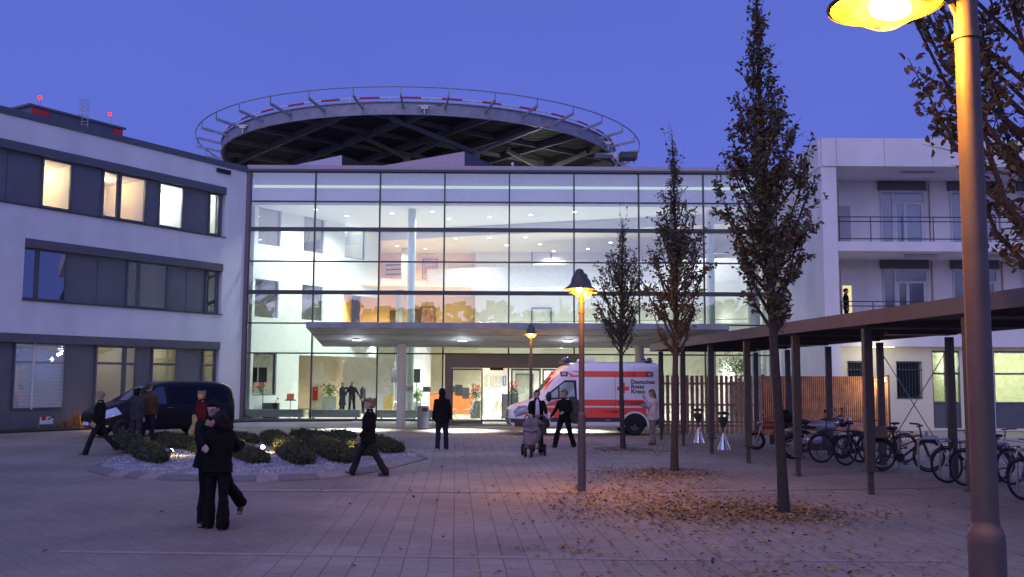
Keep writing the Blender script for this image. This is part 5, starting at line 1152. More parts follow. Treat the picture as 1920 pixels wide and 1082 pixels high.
panel(bv, [(1.9, .555), (2.1, .555), (2.1, .58), (1.9, .58)], 'y', 1, 'marker_lamp', mat('amber', (.6, .3, .03), .4), amb, .02)
SCA = .99
amb.scale = (SCA,)*3; ang = PI+R(5)
# rear right corner of view at px 1237
pr = gnd(1191, 817); amb.rotation_euler = (0, 0, ang)
# put the near rear wheel contact (local x=1.0, y=+? side that faces the camera) on pr
cw = Matrix.Rotation(ang, 3, 'Z') @ Vector((1.0*SCA, .98*SCA, 0)); amb.location = (pr.x-cw.x, pr.y-cw.y, .004)
# --- black van
van = thing('black_van', 'black people carrier van parked left, behind the people by the shrubs', 'van', (0, 0, 0))
bk_ = mat('black paint', (.006, .006, .007), .32, var=.05, coat=.1, spec=.3)
st = [(4.96, .50, .72, .76, .55, .62, .55), (4.90, .32, .70, .86, .70, .74, .62), (4.7, .25, .76, 1.0, .86, .84, .68), (4.35, .22, .86, 1.10, .92, .90, .72), (3.95, .22, .95, 1.20, .94, .93, .74), (3.55, .22, 1.0, 1.48, .95, .94, .72), (3.1, .22, 1.02, 1.76, .95, .945, .72), (2.7, .22, 1.04, 1.87, .95, .945, .73), (2.1, .22, 1.06, 1.92, .95, .945, .74), (1.0, .22, 1.06, 1.92, .95, .945, .74), (.35, .24, 1.06, 1.88, .95, .94, .73), (.08, .28, 1.02, 1.72, .93, .93, .70), (0, .34, .98, 1.5, .88, .88, .66)]
vb = car_body('body', st, bk_, van); bv2 = bvh_of(vb); tint = mat('tinted glass', (.006, .007, .010), .12, spec=.25)
for sgn in (1, -1):
    panel(bv2, [(2.62, 1.12), (2.66, 1.70), (2.85, 1.70), (3.45, 1.30), (3.6, 1.12)], 'y', sgn, 'side_window', mat('van side glass', (.03, .045, .07), .05, spec=1), van, .01)
    panel(bv2, [(1.45, 1.12), (1.45, 1.72), (2.52, 1.72), (2.52, 1.12)], 'y', sgn, 'side_window', tint, van, .008); panel(bv2, [(.3, 1.14), (.4, 1.7), (1.36, 1.72), (1.36, 1.12)], 'y', sgn, 'side_window', tint, van, .008)
    for x in (.98, 4.1):
        panel(bv2, [(x+.39*math.cos(a), max(.23, .33+.39*math.sin(a))) for a in [i*2*PI/24 for i in range(24)]], 'y', sgn, 'wheel_arch', mat('arch black', (.004, .004, .004), .9), van, .01, .2)
        wheel(van, x, sgn*.86, .33, .22, sgn, mat('alloy', (.12, .12, .13), .4, metal=.6))
    panel(bv2, [(4.15, .80), (4.70, .64), (4.80, .76), (4.62, .92), (4.30, 1.02)], 'y', sgn, 'headlight', mat('van headlight', (.55, .60, .75), .15, spec=1), van, .012)
    panel(bv2, [(4.55, .38), (4.8, .36), (4.82, .42), (4.57, .44)], 'y', sgn, 'fog_lamp', mat('van headlight', (.55, .60, .75), .15, spec=1), van, .012)
    for x in (2.5, 1.35): panel(bv2, [(x-.10, .97), (x+.10, .97), (x+.10, 1.0), (x-.10, 1.0)], 'y', sgn, 'door_handle', mat('gold reflection metal', (.3, .24, .15), .2, metal=.9), van, .03, .2)
    panel(bv2, [(.03, .85), (.12, .85), (.14, 1.45), (.06, 1.45)], 'y', sgn, 'tail_light', mat('tail light', (.12, .01, .012), .2), van, .01)
    g = MB(); g.ell((3.42, sgn*1.06, 1.20), .09, .10, .12); g.bar((3.42, sgn*.9, 1.14), (3.42, sgn*1.03, 1.17), .05, .05); g.build('mirror', bk_, van, True)
panel(bv2, [(-.62, 1.24), (.62, 1.24), (.56, 1.72), (-.56, 1.72)], 'x', 1, 'windscreen', mat('van windscreen', (.03, .035, .045), .05, spec=1), van, .01)
panel(bv2, [(-.40, .62), (.40, .62), (.38, .80), (-.38, .80)], 'x', 1, 'grille', dark, van, .015)
g = MB(); g.box(4.99, 5.0, -.26, .26, .42, .53); g.build('number_plate', paper, van)
g = MB(); g.cyl((1.9, .3, 1.9), (1.75, .3, 2.08), .006, .004, 5); g.build('aerial', dark, van)
van.rotation_euler = (0, 0, PI+R(43)); van.location = (-10.65, 36.2, .002)
# ---------------- bicycles
tyre_m = black_rub; 
def bicycle(label, fm, basket=False, step=False, crate=False, group='bicycles parked at the shelter racks', fork=None, lightc=False):
    t = thing('bicycle', label, 'bicycle', (0, 0, 0), 0, group); r = .335
    for x in (-.53, .53):
        w_ = MB(); w_.path([(x+r*math.cos(a), 0, r+.02+r*math.sin(a)) for a in [i*2*PI/32 for i in range(32)]], .021, 6, True); wo = w_.build('wheel', tyre_m, t, True)
        w_ = MB(); w_.path([(x+(r-.03)*math.cos(a), 0, r+.02+(r-.03)*math.sin(a)) for a in [i*2*PI/32 for i in range(32)]], .010, 5, True); w_.cyl((x, -.04, r+.02), (x, .04, r+.02), .025, n=8); w_.build('rim', rim_alu, wo, True)
        w_ = MB()
        for k in range(18): a = k*2*PI/18; w_.cyl((x, (-1)**k*.02, r+.02), (x+(r-.03)*math.cos(a), 0, r+.02+(r-.03)*math.sin(a)), .0022, n=3, cap=False)
        w_.build('spokes', rim_alu, wo)
        w_ = MB(); w_.path([(x+(r+.04)*math.cos(a), 0, r+.02+(r+.04)*math.sin(a)) for a in [R(15)+i*R(150)/10 for i in range(11)]], .014, 5); w_.build('mudguard', fm if step else dark, t, True)
    z0 = r+.02; bb = Vector((-.08, 0, .29)); seat_t = Vector((-.24, 0, .80)); ht = Vector((.36, 0, .86)); hb = Vector((.40, 0, .68)); rear = Vector((-.53, 0, z0)); fr = Vector((.53, 0, z0))
    f = MB(); f.path([bb, seat_t], .016, 8); f.path([hb, ht], .018, 8); f.path([bb, hb], .018, 8)
    f.path([Vector((-.15, 0, .52)), Vector((.38, 0, .74))] if step else [seat_t+Vector((.01, 0, -.04)), ht+Vector((0, 0, -.03))], .015, 8)
    for s_ in (-1, 1): o = Vector((0, s_*.05, 0)); f.path([bb+o*.5, rear+o], .009, 6); f.path([seat_t+o*.3, rear+o], .008, 6)
    f.build('frame', fm, t, True)
    f = MB(); 
    for s_ in (-1, 1): o = Vector((0, s_*.05, 0)); f.path([hb+o*.6, hb.lerp(fr, .5)+o, fr+o], [.014, .014, .009], 7)
    f.build('fork', fork or fm, t, True)
    f = MB(); f.path([ht, ht+Vector((-.03, 0, .16))], .014, 7); b0 = ht+Vector((.0, 0, .17)); f.path([b0+Vector((-.16, -.29, .02)), b0+Vector((0, -.14, .02)), b0, b0+Vector((0, .14, .02)), b0+Vector((-.16, .29, .02))], .012, 7); f.build('handlebar', frame_metal, t, True)
    f = MB(); f.path([seat_t, seat_t+Vector((-.03, 0, .14))], .013, 7); f.ell(seat_t+Vector((-.04, 0, .17)), .14, .08, .035); f.build('saddle', dark, t, True)
    f = MB(); c = bb+Vector((0, .05, 0)); f.cyl(c, c+Vector((0, .01, 0)), .09, n=20); f.bar(c, c+Vector((.12, .02, -.12)), .02, .02); f.bar(c-Vector((0, .1, 0)), c+Vector((-.12, -.12, .12)), .02, .02); f.box(.0, .1, .06, .15, .15, .17); f.box(-.25, -.15, -.15, -.06, .40, .42); f.build('crank', frame_metal, t)
    f = MB(); f.path([(-.3, 0, .76), (-.75, 0, .76)], .008, 5); f.path([(-.3, .06, .76), (-.75, .06, .76)], .006, 5); f.path([(-.3, -.06, .76), (-.75, -.06, .76)], .006, 5); f.path([(-.68, .05, .76), (-.53, .05, z0)], .006, 5); f.path([(-.68, -.05, .76), (-.53, -.05, z0)], .006, 5); f.build('luggage_rack', frame_metal, t)
    f = MB(); f.cyl((.45, 0, .86), (.50, 0, .86), .03, .04, 10); f.build('front_light', alu, t); 
    f = MB(); f.box(-.78, -.76, -.03, .03, .72, .77); f.build('reflector', red, t)
    if basket: f = MB(); f.prism([(-.78, -.17), (-.40, -.17), (-.40, .17), (-.78, .17)], .78, 1.0) if crate else [f.path([(.44+.17*math.cos(a), .2*math.sin(a), z) for a in [i*2*PI/14 for i in range(14)]], .007, 4, True) for z in (.86, .93, 1.0, 1.07, 1.12)]; f.build('crate' if crate else 'basket', mat('crate', (.16, .13, .12), .8) if crate else frame_metal, t)
    return t
bk1 = mat('bike black', (.02, .02, .022), .35, coat=.3); bk2 = mat('bike silver', (.4, .4, .42), .35, metal=.6); bk3 = mat('bike maroon', (.10, .025, .02), .4); bk4 = mat('bike bronze', (.25, .12, .05), .4, metal=.4)
def wheelat(t, p, rz, which=1):   # put the front (1) or rear (-1) wheel on the ground point p
    d = Matrix.Rotation(rz, 3, 'Z') @ Vector((.53*which, 0, 0)); t.location = (p.x-d.x, p.y-d.y, 0); t.rotation_euler = (R(4), 0, rz); return t
def gp(px, py): return gnd(px, py)
A = bicycle('dark bicycle whose wheel stands just right of the motorcycles, reflector orange', bk1, lightc=True); wheelat(A, gp(1541, 868), R(180+12))
B = bicycle('second dark bicycle from the left in the rack, wheel seen whole', bk1); wheelat(B, gp(1587, 873), R(180+22))
Cb = bicycle('bicycle with a grey crate over the rear wheel behind the wide shelter post', bk1, basket=True, crate=True); wheelat(Cb, gp(1650, 884), R(-8), -1)
Db = bicycle('low framed maroon city bicycle standing alone right of the metal hoops', bk3, step=True); wheelat(Db, gp(1742, 882), R(-6), 1); 
Eb = bicycle('bicycle with large black front wheel, second left of the big lamp post', bk1, fork=bk2); wheelat(Eb, gp(1778, 906), R(180+8))
Fb = bicycle('bicycle with pale suspension fork directly left of the big lamp post', bk1, fork=bk2); wheelat(Fb, gp(1812, 912), R(180+14))
Gb = bicycle('bronze bicycle at the right edge behind the big lamp post', bk4, fork=bk2); wheelat(Gb, gp(1921, 938), R(180+20))
Hb = bicycle('silver framed bicycle just right of the big lamp post', bk2); wheelat(Hb, gp(1872, 900), R(180-10))
Ib = bicycle('maroon bicycle partly hidden between two dark bicycles in the rack', bk3); wheelat(Ib, gp(1632, 868), R(180+16))
# ---------------- hoop racks
def hoop(x, y, label, rz=0.):
    t = thing('bicycle_stand', label, 'bicycle stand', (x, y, 0), rz, 'tubular bicycle stands'); g = MB()
    g.path([(-.5, 0, 0), (-.5, 0, .68), (-.47, 0, .75), (-.40, 0, .78), (.40, 0, .78), (.47, 0, .75), (.5, 0, .68), (.5, 0, 0)], .024, 8); g.build('tube', alu, t, True); return t
rk = [(1570, 850), (1622, 866), (1687, 886), (1724, 893), (1764, 900), (1812, 905), (1910, 925)]
for i, (px, py) in enumerate(rk):
    p = gnd(px, py-2); hoop(p.x+.5, p.y+.1, ['farthest', 'second', 'third', 'fourth', 'fifth', 'sixth', 'nearest'][i]+' tubular bicycle stand of the row, counted from the slatted fence', R(8))
# ---------------- motorcycles
def motorcycle(label, fm, box=True, scale=1., group='motorcycles behind the tall tree'):
    t = thing('motorcycle', label, 'motorcycle', (0, 0, 0), 0, group); r = .31
    for x in (-.68, .70):
        w_ = MB(); w_.path([(x+(r-.05)*math.cos(a), 0, r+(r-.05)*math.sin(a)) for a in [i*2*PI/28 for i in range(28)]], .06, 8, True); wo = w_.build('wheel', tyre_m, t, True)
        w_ = MB(); w_.path([(x+(r-.11)*math.cos(a), 0, r+(r-.11)*math.sin(a)) for a in [i*2*PI/28 for i in range(28)]], .022, 6, True)
        for k in range(5): a = k*2*PI/5; w_.cyl((x, 0, r), (x+(r-.1)*math.cos(a), 0, r+(r-.1)*math.sin(a)), .018, n=6)
        w_.cyl((x, -.07, r), (x, .07, r), .05, n=10); w_.build('rim', alu, wo, True)
    g = MB(); g.ell((.12, 0, .86), .34, .15, .15); g.ell((-.05, 0, .48), .30, .17, .2); g.ell((.42, 0, .84), .14, .13, .13); g.ell((-.55, 0, .78), .32, .12, .09, M=Matrix.Rotation(-.18, 3, 'Y')); g.ell((.70, 0, .62), .24, .07, .05)
    b = g.build('fairing', fm, t); remesh(b, .018, 4)
    g = MB(); g.loft([[(x, y, z) for y, z in ((-.13*w_, h-.05), (.13*w_, h-.05), (.13*w_, h), (.07*w_, h+.04), (-.07*w_, h+.04), (-.13*w_, h))] for x, h, w_ in ((.10, .86, .7), (-.1, .82, 1), (-.4, .83, 1.1), (-.75, .92, .8), (-.85, .94, .5))]); g.build('seat', dark, t, True)
    g = MB()
    for s_ in (-1, 1): g.path([(.46, s_*.09, .95), (.70, s_*.1, r)], .024, 8)
    g.build('fork', alu, t, True)
    g = MB(); g.path([(.28, -.36, 1.03), (.42, -.16, 1.05), (.44, 0, 1.0), (.42, .16, 1.05), (.28, .36, 1.03)], .014, 7); g.build('handlebar', dark, t, True)
    for s_ in (-1, 1): g = MB(); g.path([(.40, s_*.2, 1.05), (.44, s_*.28, 1.22)], .007, 5); g.ell((.45, s_*.30, 1.26), .03, .075, .05); g.build('mirror', dark if s_ > 0 else alu, t, True)
    g = MB(); g.ell((.60, 0, .93), .07, .08, .08); g.build('headlight', steel, t, True)
    g = MB(); g.path([(.1, .14, .28), (-.3, .17, .24), (-.85, .18, .40)], [.03, .04, .05], 8); g.build('exhaust', alu, t, True)
    g = MB(); g.box(-.2, .25, -.14, .14, .22, .55); g.bar((-.68, .08, r), (-.1, .08, .38), .05, .06); g.build('engine', frame_metal, t)
    g = MB(); g.box(-.98, -.94, -.06, .06, .78, .84); g.build('tail_light', red, t)
    if box: g = MB(); g.ell((-.82, 0, 1.10), .24, .23, .18); o = g.build('top_box', dark, t); remesh(o, .02, 1); 
    g = MB(); g.path([(-.1, -.12, .25), (-.05, -.28, 0)], .012, 6); g.build('side_stand', dark, t)
    t.scale = (scale,)*3; return t
sil = mat('motorcycle silver', (.42, .42, .46), .3, metal=.4, coat=.5); drk = mat('motorcycle dark', (.03, .03, .035), .3, coat=.5); org = mat('motorcycle orange', (.35, .10, .04), .4)
m1 = motorcycle('silver motorcycle with a black top box, behind the tall tree trunk', sil); p = gnd(1486, 860); m1.location = (p.x+.65, p.y, 0); m1.rotation_euler = (R(-6), 0, R(8))
m2 = motorcycle('dark motorcycle with round mirror beyond the silver one', drk, False); p = gnd(1540, 850); m2.location = (p.x+.3, p.y+.3, 0); m2.rotation_euler = (R(-6), 0, R(-12))
m3 = motorcycle('small reddish moped at the far left of the motorcycles', org, False, .85); p = gnd(1458, 846); m3.location = (p.x+.1, p.y+.4, 0); m3.rotation_euler = (R(-6), 0, R(165))
# ---------------- people. local frame: faces -y, z up, +x is the person's left hand side
skin_m = mat('skin', (.40, .27, .22), .55, var=.06); shoe_m = mat('dark shoes', (.02, .018, .016), .5)
def limb(g, pts, rs, n=10, flat=None):
    """closed tapered tube with round ends through pts"""
    pts = [Vector(p) for p in pts]
    d0 = (pts[0]-pts[1]).normalized(); d1 = (pts[-1]-pts[-2]).normalized()
    P = [pts[0]+d0*rs[0]*.7]+pts+[pts[-1]+d1*rs[-1]*.7]; Rr = [rs[0]*.55]+list(rs)+[rs[-1]*.55]; g.path(P, Rr, n)
def torso(g, rows, M):
    rings = []
    for z, rx, ry, cy in rows: rings.append([M @ Vector((rx*math.copysign(abs(math.cos(a))**.85, math.cos(a)), cy+ry*math.copysign(abs(math.sin(a))**.85, math.sin(a)), z)) for a in [i*2*PI/18 for i in range(18)]])
    g.loft(rings)
def hand(g, wr, d, palm_n, s=1., curl=.35):
    """palm and five fingers; d = pointing direction, palm_n = direction the palm faces"""
    d = Vector(d).normalized(); pn = (Vector(palm_n)-d*Vector(palm_n).dot(d)).normalized(); sd = d.cross(pn)
    M = Matrix((sd, pn, d)).transposed(); c = wr+d*.045*s; g.ell(c, .041*s, .017*s, .055*s, 10, 8, M)
    for k, (o, l) in enumerate(((-.030, .072), (-.010, .082), (.011, .077), (.031, .060))):
        b = wr+d*.080*s+sd*o*s; a1 = b+(d*math.cos(curl*.5)+pn*math.sin(curl*.5))*l*.5*s+sd*o*.15*s; a2 = a1+(d*math.cos(curl*1.6)+pn*math.sin(curl*1.6))*l*.5*s
        limb(g, [b-d*.02*s, b, a1, a2], [.0105*s, .0105*s, .0098*s, .0085*s], 6)
    b = wr+d*.025*s-sd*.030*s; a1 = b+(d*.75-sd*.75+pn*.25).normalized()*.035*s; a2 = a1+(d*.95-sd*.3+pn*.25).normalized()*.03*s
    limb(g, [b, a1, a2], [.013*s, .012*s, .010*s], 6)
def person(label, loc, heading, h=1.72, legs=((12, 8, 0), (-12, 18, 0)), arms=None, lean=0., top=None, top_z=.86, bulk=1., pants=None, shoes=None, hair=None, style='short', yaw=0., nod=0., skirt=0., group=None, face=True, vox=.011, hood=None, collar=True, flare=1.1, wide=1., shirt=None, ik=None):
    k = h/1.75; t = thing('person', label, 'person', loc, R(heading), group)
    hipz = .93; Q = Matrix.Translation((0, 0, hipz)) @ Matrix.Rotation(R(lean), 4, 'X') @ Matrix.Translation((0, 0, -hipz))
    V = lambda x, y, z: Vector((x, y, z))
    # legs
    L = []
    for s_, (sw_, kn, out_) in zip((1, -1), legs):
        hip = V(s_*.09, 0, hipz-.03); a = R(sw_); b = R(sw_-kn); o = R(out_)*s_
        knee = hip+V(math.sin(o)*.42, -math.sin(a)*.42, -math.cos(a)*.42*math.cos(o)); ank = knee+V(math.sin(o)*.40, -math.sin(b)*.40, -math.cos(b)*.40)
        foot_a = R(-max(0, (kn-sw_))*.8) if kn > 25 and sw_ < 0 else (R(12) if sw_ > 12 else 0)
        fd = V(0, -math.cos(foot_a), math.sin(foot_a)); L.append((hip, knee, ank, fd, s_))
    low = min(min(a.z-.085, (a+f*.17).z-.05) for _, _, a, f, _ in L)
    T = Matrix.Translation((0, 0, -low)); Q = T @ Q; L = [(T @ a, T @ b, T @ c, f, s_) for a, b, c, f, s_ in L]
    sh = {s_: Q @ V(s_*.160*wide, 0, 1.42) for s_ in (1, -1)}
    arms = arms or {}; A = {}
    for s_ in (1, -1):
        a = arms.get(s_, ((.05, .0, -.29), (.0, -.06, -.25), None))
        e = sh[s_]+V(a[0][0]*s_, a[0][1], a[0][2]).normalized()*.29; w_ = e+V(a[1][0]*s_, a[1][1], a[1][2]).normalized()*.26
        if ik and s_ in ik:
            tg = Vector(ik[s_][0])/k; pl = Vector(ik[s_][1]).normalized(); dv = tg-sh[s_]; D_ = min(dv.length, .545); dn = dv.normalized(); w_ = sh[s_]+dn*D_
            ca = (.29**2+D_**2-.26**2)/(2*.29*D_); pl = (pl-dn*pl.dot(dn)).normalized(); e = sh[s_]+dn*.29*ca+pl*.29*math.sqrt(max(0, 1-ca*ca)); a = (0, 0, Vector(ik[s_][2]))
        A[s_] = (e, w_, (w_-e).normalized(), a[2] if len(a) > 2 and a[2] else V(-s_, 0, 0))
    neck = Q @ V(0, .01, 1.47); HM = Q @ Matrix.Translation((0, -.015, 1.53)) @ Matrix.Rotation(R(yaw), 4, 'Z') @ Matrix.Rotation(R(nod), 4, 'X')
    hp_ = lambda x, y, z: HM @ V(x, y, z)
    H3 = HM.to_3x3()
    # body
    g = MB()
    torso(g, [(.80, .13, .09, 0), (.90, .165, .105, 0), (1.06, .135, .09, 0), (1.22, .155, .10, 0), (1.36, .17, .10, .005), (1.45, .13, .07, .01), (1.50, .06, .05, .01)], Q)
    limb(g, [Q @ V(0, .01, 1.42), neck, hp_(0, .01, .03)], [.062, .056, .055])
    g.ell(hp_(0, .012, .115), .077, .097, .112, 16, 12, H3); g.ell(hp_(0, -.03, .045), .052, .055, .05, 12, 8, H3)   # cranium, jaw
    if face:
        limb(g, [hp_(0, -.082, .125), hp_(0, -.103, .088)], [.009, .014], 6)
        for s_ in (1, -1): g.ell(hp_(s_*.079, .015, .10), .010, .018, .03, 8, 6, H3)
        limb(g, [hp_(-.02, -.085, .05), hp_(.02, -.085, .05)], [.008, .008], 6)
        limb(g, [hp_(-.04, -.083, .138), hp_(.04, -.083, .138)], [.010, .010], 6)
    for hip, knee, ank, fd, s_ in L:
        limb(g, [hip, hip.lerp(knee, .5), knee, knee.lerp(ank, .35), ank], [.085, .075, .055, .055, .038]); limb(g, [ank+V(0, .03, -.04), ank+fd*.16+V(0, 0, -.05)], [.036, .03])
    for s_, (e, w_, d, pn) in A.items():
        limb(g, [sh[s_], sh[s_].lerp(e, .5), e, e.lerp(w_, .4), w_], [.052, .046, .038, .036, .026]); hand(g, w_, d, pn)
    b = g.build('body', skin_m, t); remesh(b, vox, 1)
    if face:
        g = MB()
        for s_ in (1, -1): g.ell(hp_(s_*.031, -.086, .113), .009, .006, .005, 8, 6, H3)
        g.build('eyes', mat('eyes', (.03, .025, .02), .2), t, True)
    # trousers
    g = MB(); torso(g, [(.78, .14, .10, 0), (.88, .178, .118, 0), (.98, .165, .11, 0), (1.04, .15, .10, 0)], Q)
    for hip, knee, ank, fd, s_ in L: limb(g, [hip, hip.lerp(knee, .5), knee, knee.lerp(ank, .5), ank+V(0, 0, -.02)], [.100*wide, .090*wide, .072, .070*flare, .072*flare])
    b = g.build('trousers', pants, t); remesh(b, .014, 2, .011, 10)
    for hip, knee, ank, fd, s_ in L:
        g = MB(); side = V(1, 0, 0); upv = side.cross(fd) if side.cross(fd).z > 0 else -side.cross(fd); M = Matrix((side, fd, upv)).transposed()
        c = ank+fd*.055+V(0, 0, -.045); g.ell(c, .046, .135, .042, 12, 8, M); g.ell(ank+V(0, .01, -.02), .042, .05, .05)
        g.box(-.040, .040, -.13, .115, -.042, -.026, Matrix.Translation(c) @ M.to_4x4())
        b = g.build('shoe', shoes or shoe_m, t); remesh(b, .012, 1)
    # coat or jumper
    g = MB(); B = bulk*wide
    rows = [(1.05, .165*B, .118*B, 0), (1.2, .180*B, .125*B, 0), (1.35, .195*B, .125*B, .005), (1.44, .165*B, .098*B, .01), (1.49, .075, .066, .01)]
    pre = [(top_z, (.185+skirt)*B, (.13+skirt)*B, 0), ((top_z+1.0)/2, (.178+skirt*.5)*B, (.124+skirt*.5)*B, 0)]
    torso(g, pre+rows, Q)
    if collar: g.loft([[Q @ V(.072*q*math.cos(a), .01+.068*q*math.sin(a), z) for a in [i*2*PI/16 for i in range(16)]] for z, q in ((1.46, 1.2), (1.49, 1.05), (1.535, 1.08))])
    for s_, (e, w_, d, pn) in A.items(): limb(g, [sh[s_]+V(0, 0, -.01), sh[s_].lerp(e, .5), e, e.lerp(w_, .5), w_-d*.015], [.068*bulk, .064*bulk, .056*bulk, .052*bulk, .044*bulk])
    b = g.build('coat' if top_z < .9 else 'jacket', top, t); remesh(b, .013, 2, .014, 8)
    if shirt: g = MB(); torso(g, [(1.0, .07, .03, -.125*B), (1.2, .06, .03, -.13*B), (1.4, .05, .03, -.10*B), (1.5, .03, .03, -.06)], Q); remesh(g.build('shirt', shirt, t), .012, 2)
    # hair
    g = MB()
    if style == 'hood':
        g.ell(hp_(0, .03, .115), .105, .12, .135, 14, 10, H3); limb(g, [hp_(0, .05, .0), hp_(0, .07, -.06)], [.09, .10])
    else:
        g.ell(hp_(0, .032, .135), .088, .098, .105, 14, 10, H3); g.ell(hp_(0, -.02, .185), .075, .072, .05, 12, 8, H3)
        if style in ('long', 'bob'):
            e_ = -.03 if style == 'bob' else -.22
            for s_ in (1, -1): limb(g, [hp_(s_*.07, .02, .14), hp_(s_*.085, .03, .05), hp_(s_*.075, .05, e_)], [.035, .035, .025])
            limb(g, [hp_(0, .07, .12), hp_(0, .095, .02), hp_(0, .10, e_)], [.07, .065, .05])
        if style == 'bun': g.ell(hp_(0, .13, .14), .045, .04, .045, 10, 8, H3)
        if style == 'curly':
            g.ell(hp_(0, .04, .10), .092, .088, .105, 14, 10, H3); g.ell(hp_(0, -.015, .195), .082, .085, .05, 12, 8, H3)
            for i in range(26): a = random.random()*6.28; zz = random.uniform(.05, .23); g.ell(hp_(.085*math.cos(a), .04+.09*abs(math.sin(a)), zz), .032, .032, .032, 8, 6)
    b = g.build('hood' if style == 'hood' else 'hair', hair, t); remesh(b, .011, 1, .004, 30)
    t.scale = (k, k, k); return t, A, HM
def cloth(name, c, rough=.95, **kw): return mat(name, c, rough, var=.35, vs=6, bump=.3, bs=120, spec=.15, **kw)
blk = cloth('black cloth', (.010, .010, .011)); blk2 = cloth('charcoal cloth', (.022, .022, .026)); nav = cloth('navy denim', (.018, .024, .045)); brn = cloth('brown jacket cloth', (.085, .055, .032)); gry = cloth('grey coat cloth', (.045, .047, .055))
hb_ = mat('brown hair', (.06, .035, .02), .6, var=.4, vs=30); hk = mat('black hair', (.010, .009, .009), .8, var=.3, vs=30, spec=.2); hg = mat('grey hair', (.22, .20, .18), .7, var=.3, vs=30); hblond = mat('blond hair', (.22, .15, .09), .6, var=.35, vs=30)
# far left man walking left
person('man in a black coat walking left in front of the black van bonnet', gnd(184, 853), -80, 1.70, legs=((24, 6, 4), (-24, 22, 4)), top=blk, top_z=.84, bulk=1.12, skirt=.03, pants=blk2, hair=hg, shoes=mat('brown shoes', (.14, .09, .07), .6), arms={1: ((.08, .08, -.27), (0, -.12, -.22)), -1: ((.08, -.02, -.27), (0, -.16, -.18))})
person('person in a dark grey coat seen from behind, left of the man in brown jacket', gnd(254, 838), 165, 1.70, legs=((3, 2, 3), (-3, 3, 3)), top=gry, top_z=.80, bulk=1.05, pants=gry, hair=hk, style='curly')
person('man in a brown jacket seen from behind, standing against the black van', gnd(277, 835)+Vector((.05, -.2, 0)), 195, 1.84, legs=((3, 2, 3), (-3, 3, 3)), top=brn, top_z=.88, bulk=1.12, pants=nav, hair=hb_, yaw=-50)
# woman behind the couple
person('blond woman in dark red half hidden behind the embracing couple, carrying a furry bag', gnd(373, 851), -40, 1.66, legs=((4, 3, 2), (-4, 5, 2)), top=cloth('dark red coat', (.07, .012, .016)), top_z=.80, pants=blk, hair=hblond, style='curly', yaw=20)
t = thing('handbag', 'pale furry bag or scarf hanging at the side of the woman in dark red', 'bag', gnd(366, 851)+Vector((-.02, -.12, .0)), 0); g = MB(); limb(g, [(0, 0, 1.0), (.05, 0, .8), (-.08, 0, .55)], [.06, .10, .08]); b = g.build('fur', cloth('fur', (.34, .26, .17)), t); remesh(b, .016, 1, .02, 30)
# embracing couple
cp = gnd(400, 992)
tA, _, _ = person('taller dark haired person of the embracing couple, facing the camera, holding the other', cp+Vector((-.12, .27, 0)), 6, 1.72, legs=((-22, 30, 17), (3, 4, 1)), top=blk, top_z=.82, bulk=1.26, skirt=.02, pants=blk, hair=hk, style='short', yaw=-18, nod=12, flare=1.3, wide=1.08, lean=3,
    ik={1: ((.10, -.47, 1.40), (.8, .1, -.5), (0, 1, 0)), -1: ((-.02, -.50, 1.12), (-.6, -.1, -.6), (0, 1, 0))})
tB, _, _ = person('shorter person with black cap of the embracing couple, seen from behind', cp+Vector((.03, 0, 0)), 172, 1.57, legs=((3, 3, 3), (-3, 6, 4)), top=blk, top_z=.84, bulk=1.28, skirt=.0, pants=blk, hair=mat('black knit cap', (.008, .008, .009), .95), style='hood', yaw=10, nod=10, flare=1.4, lean=4,
    ik={1: ((.10, -.42, 1.12), (.25, .2, -1), (-1, 0, 0)), -1: ((-.16, -.42, 1.12), (-.25, .2, -1), (1, 0, 0))})
# walking person by the shrubs
person('short haired person in a black jacket striding left in front of the shrubs', gnd(690, 893), -82, 1.68, legs=((-20, 2, 2), (36, 16, 2)) if False else ((-24, 8, 2), (30, 10, 2)), top=blk, top_z=.82, bulk=1.2, skirt=.015, pants=blk2, hair=mat('light brown hair', (.16, .11, .075), .6, var=.3, vs=30), style='curly', yaw=25, shoes=mat('sneakers', (.04, .035, .035), .6), arms={1: ((.03, -.02, -.29), (-.1, -.16, -.2)), -1: ((.03, .03, -.29), (0, -.15, -.2))})
person('woman in black hooded jacket and jeans seen from behind, walking to the entrance', gnd(828, 845), 178, 1.75, legs=((-5, 10, 1), (4, 2, 3)), top=blk, top_z=.80, bulk=1.08, skirt=.02, pants=nav, hair=hk, style='hood', face=False, flare=1.0, shoes=mat('white shoes', (.4, .38, .36), .6), arms={1: ((.05, .0, -.29), (.04, -.05, -.26)), -1: ((.06, 0, -.29), (.02, -.06, -.25))})
# mother with stroller
pm = gnd(1007, 853); person('woman in white hooded top and black coat pushing a stroller towards the camera', pm+Vector((0, .2, 0)), 4, 1.74, legs=((8, 6, 1), (-10, 14, 1)), top=blk, top_z=.62, bulk=1.02, skirt=.02, pants=blk, hair=hb_, style='bun', yaw=-5, shirt=cloth('white hoodie', (.55, .53, .60)), ik={1: ((.22, -.50, 1.06), (.5, .2, -.6), (0, 0, -1)), -1: ((-.22, -.50, 1.06), (-.8, .2, -.4), (0, 0, -1))})
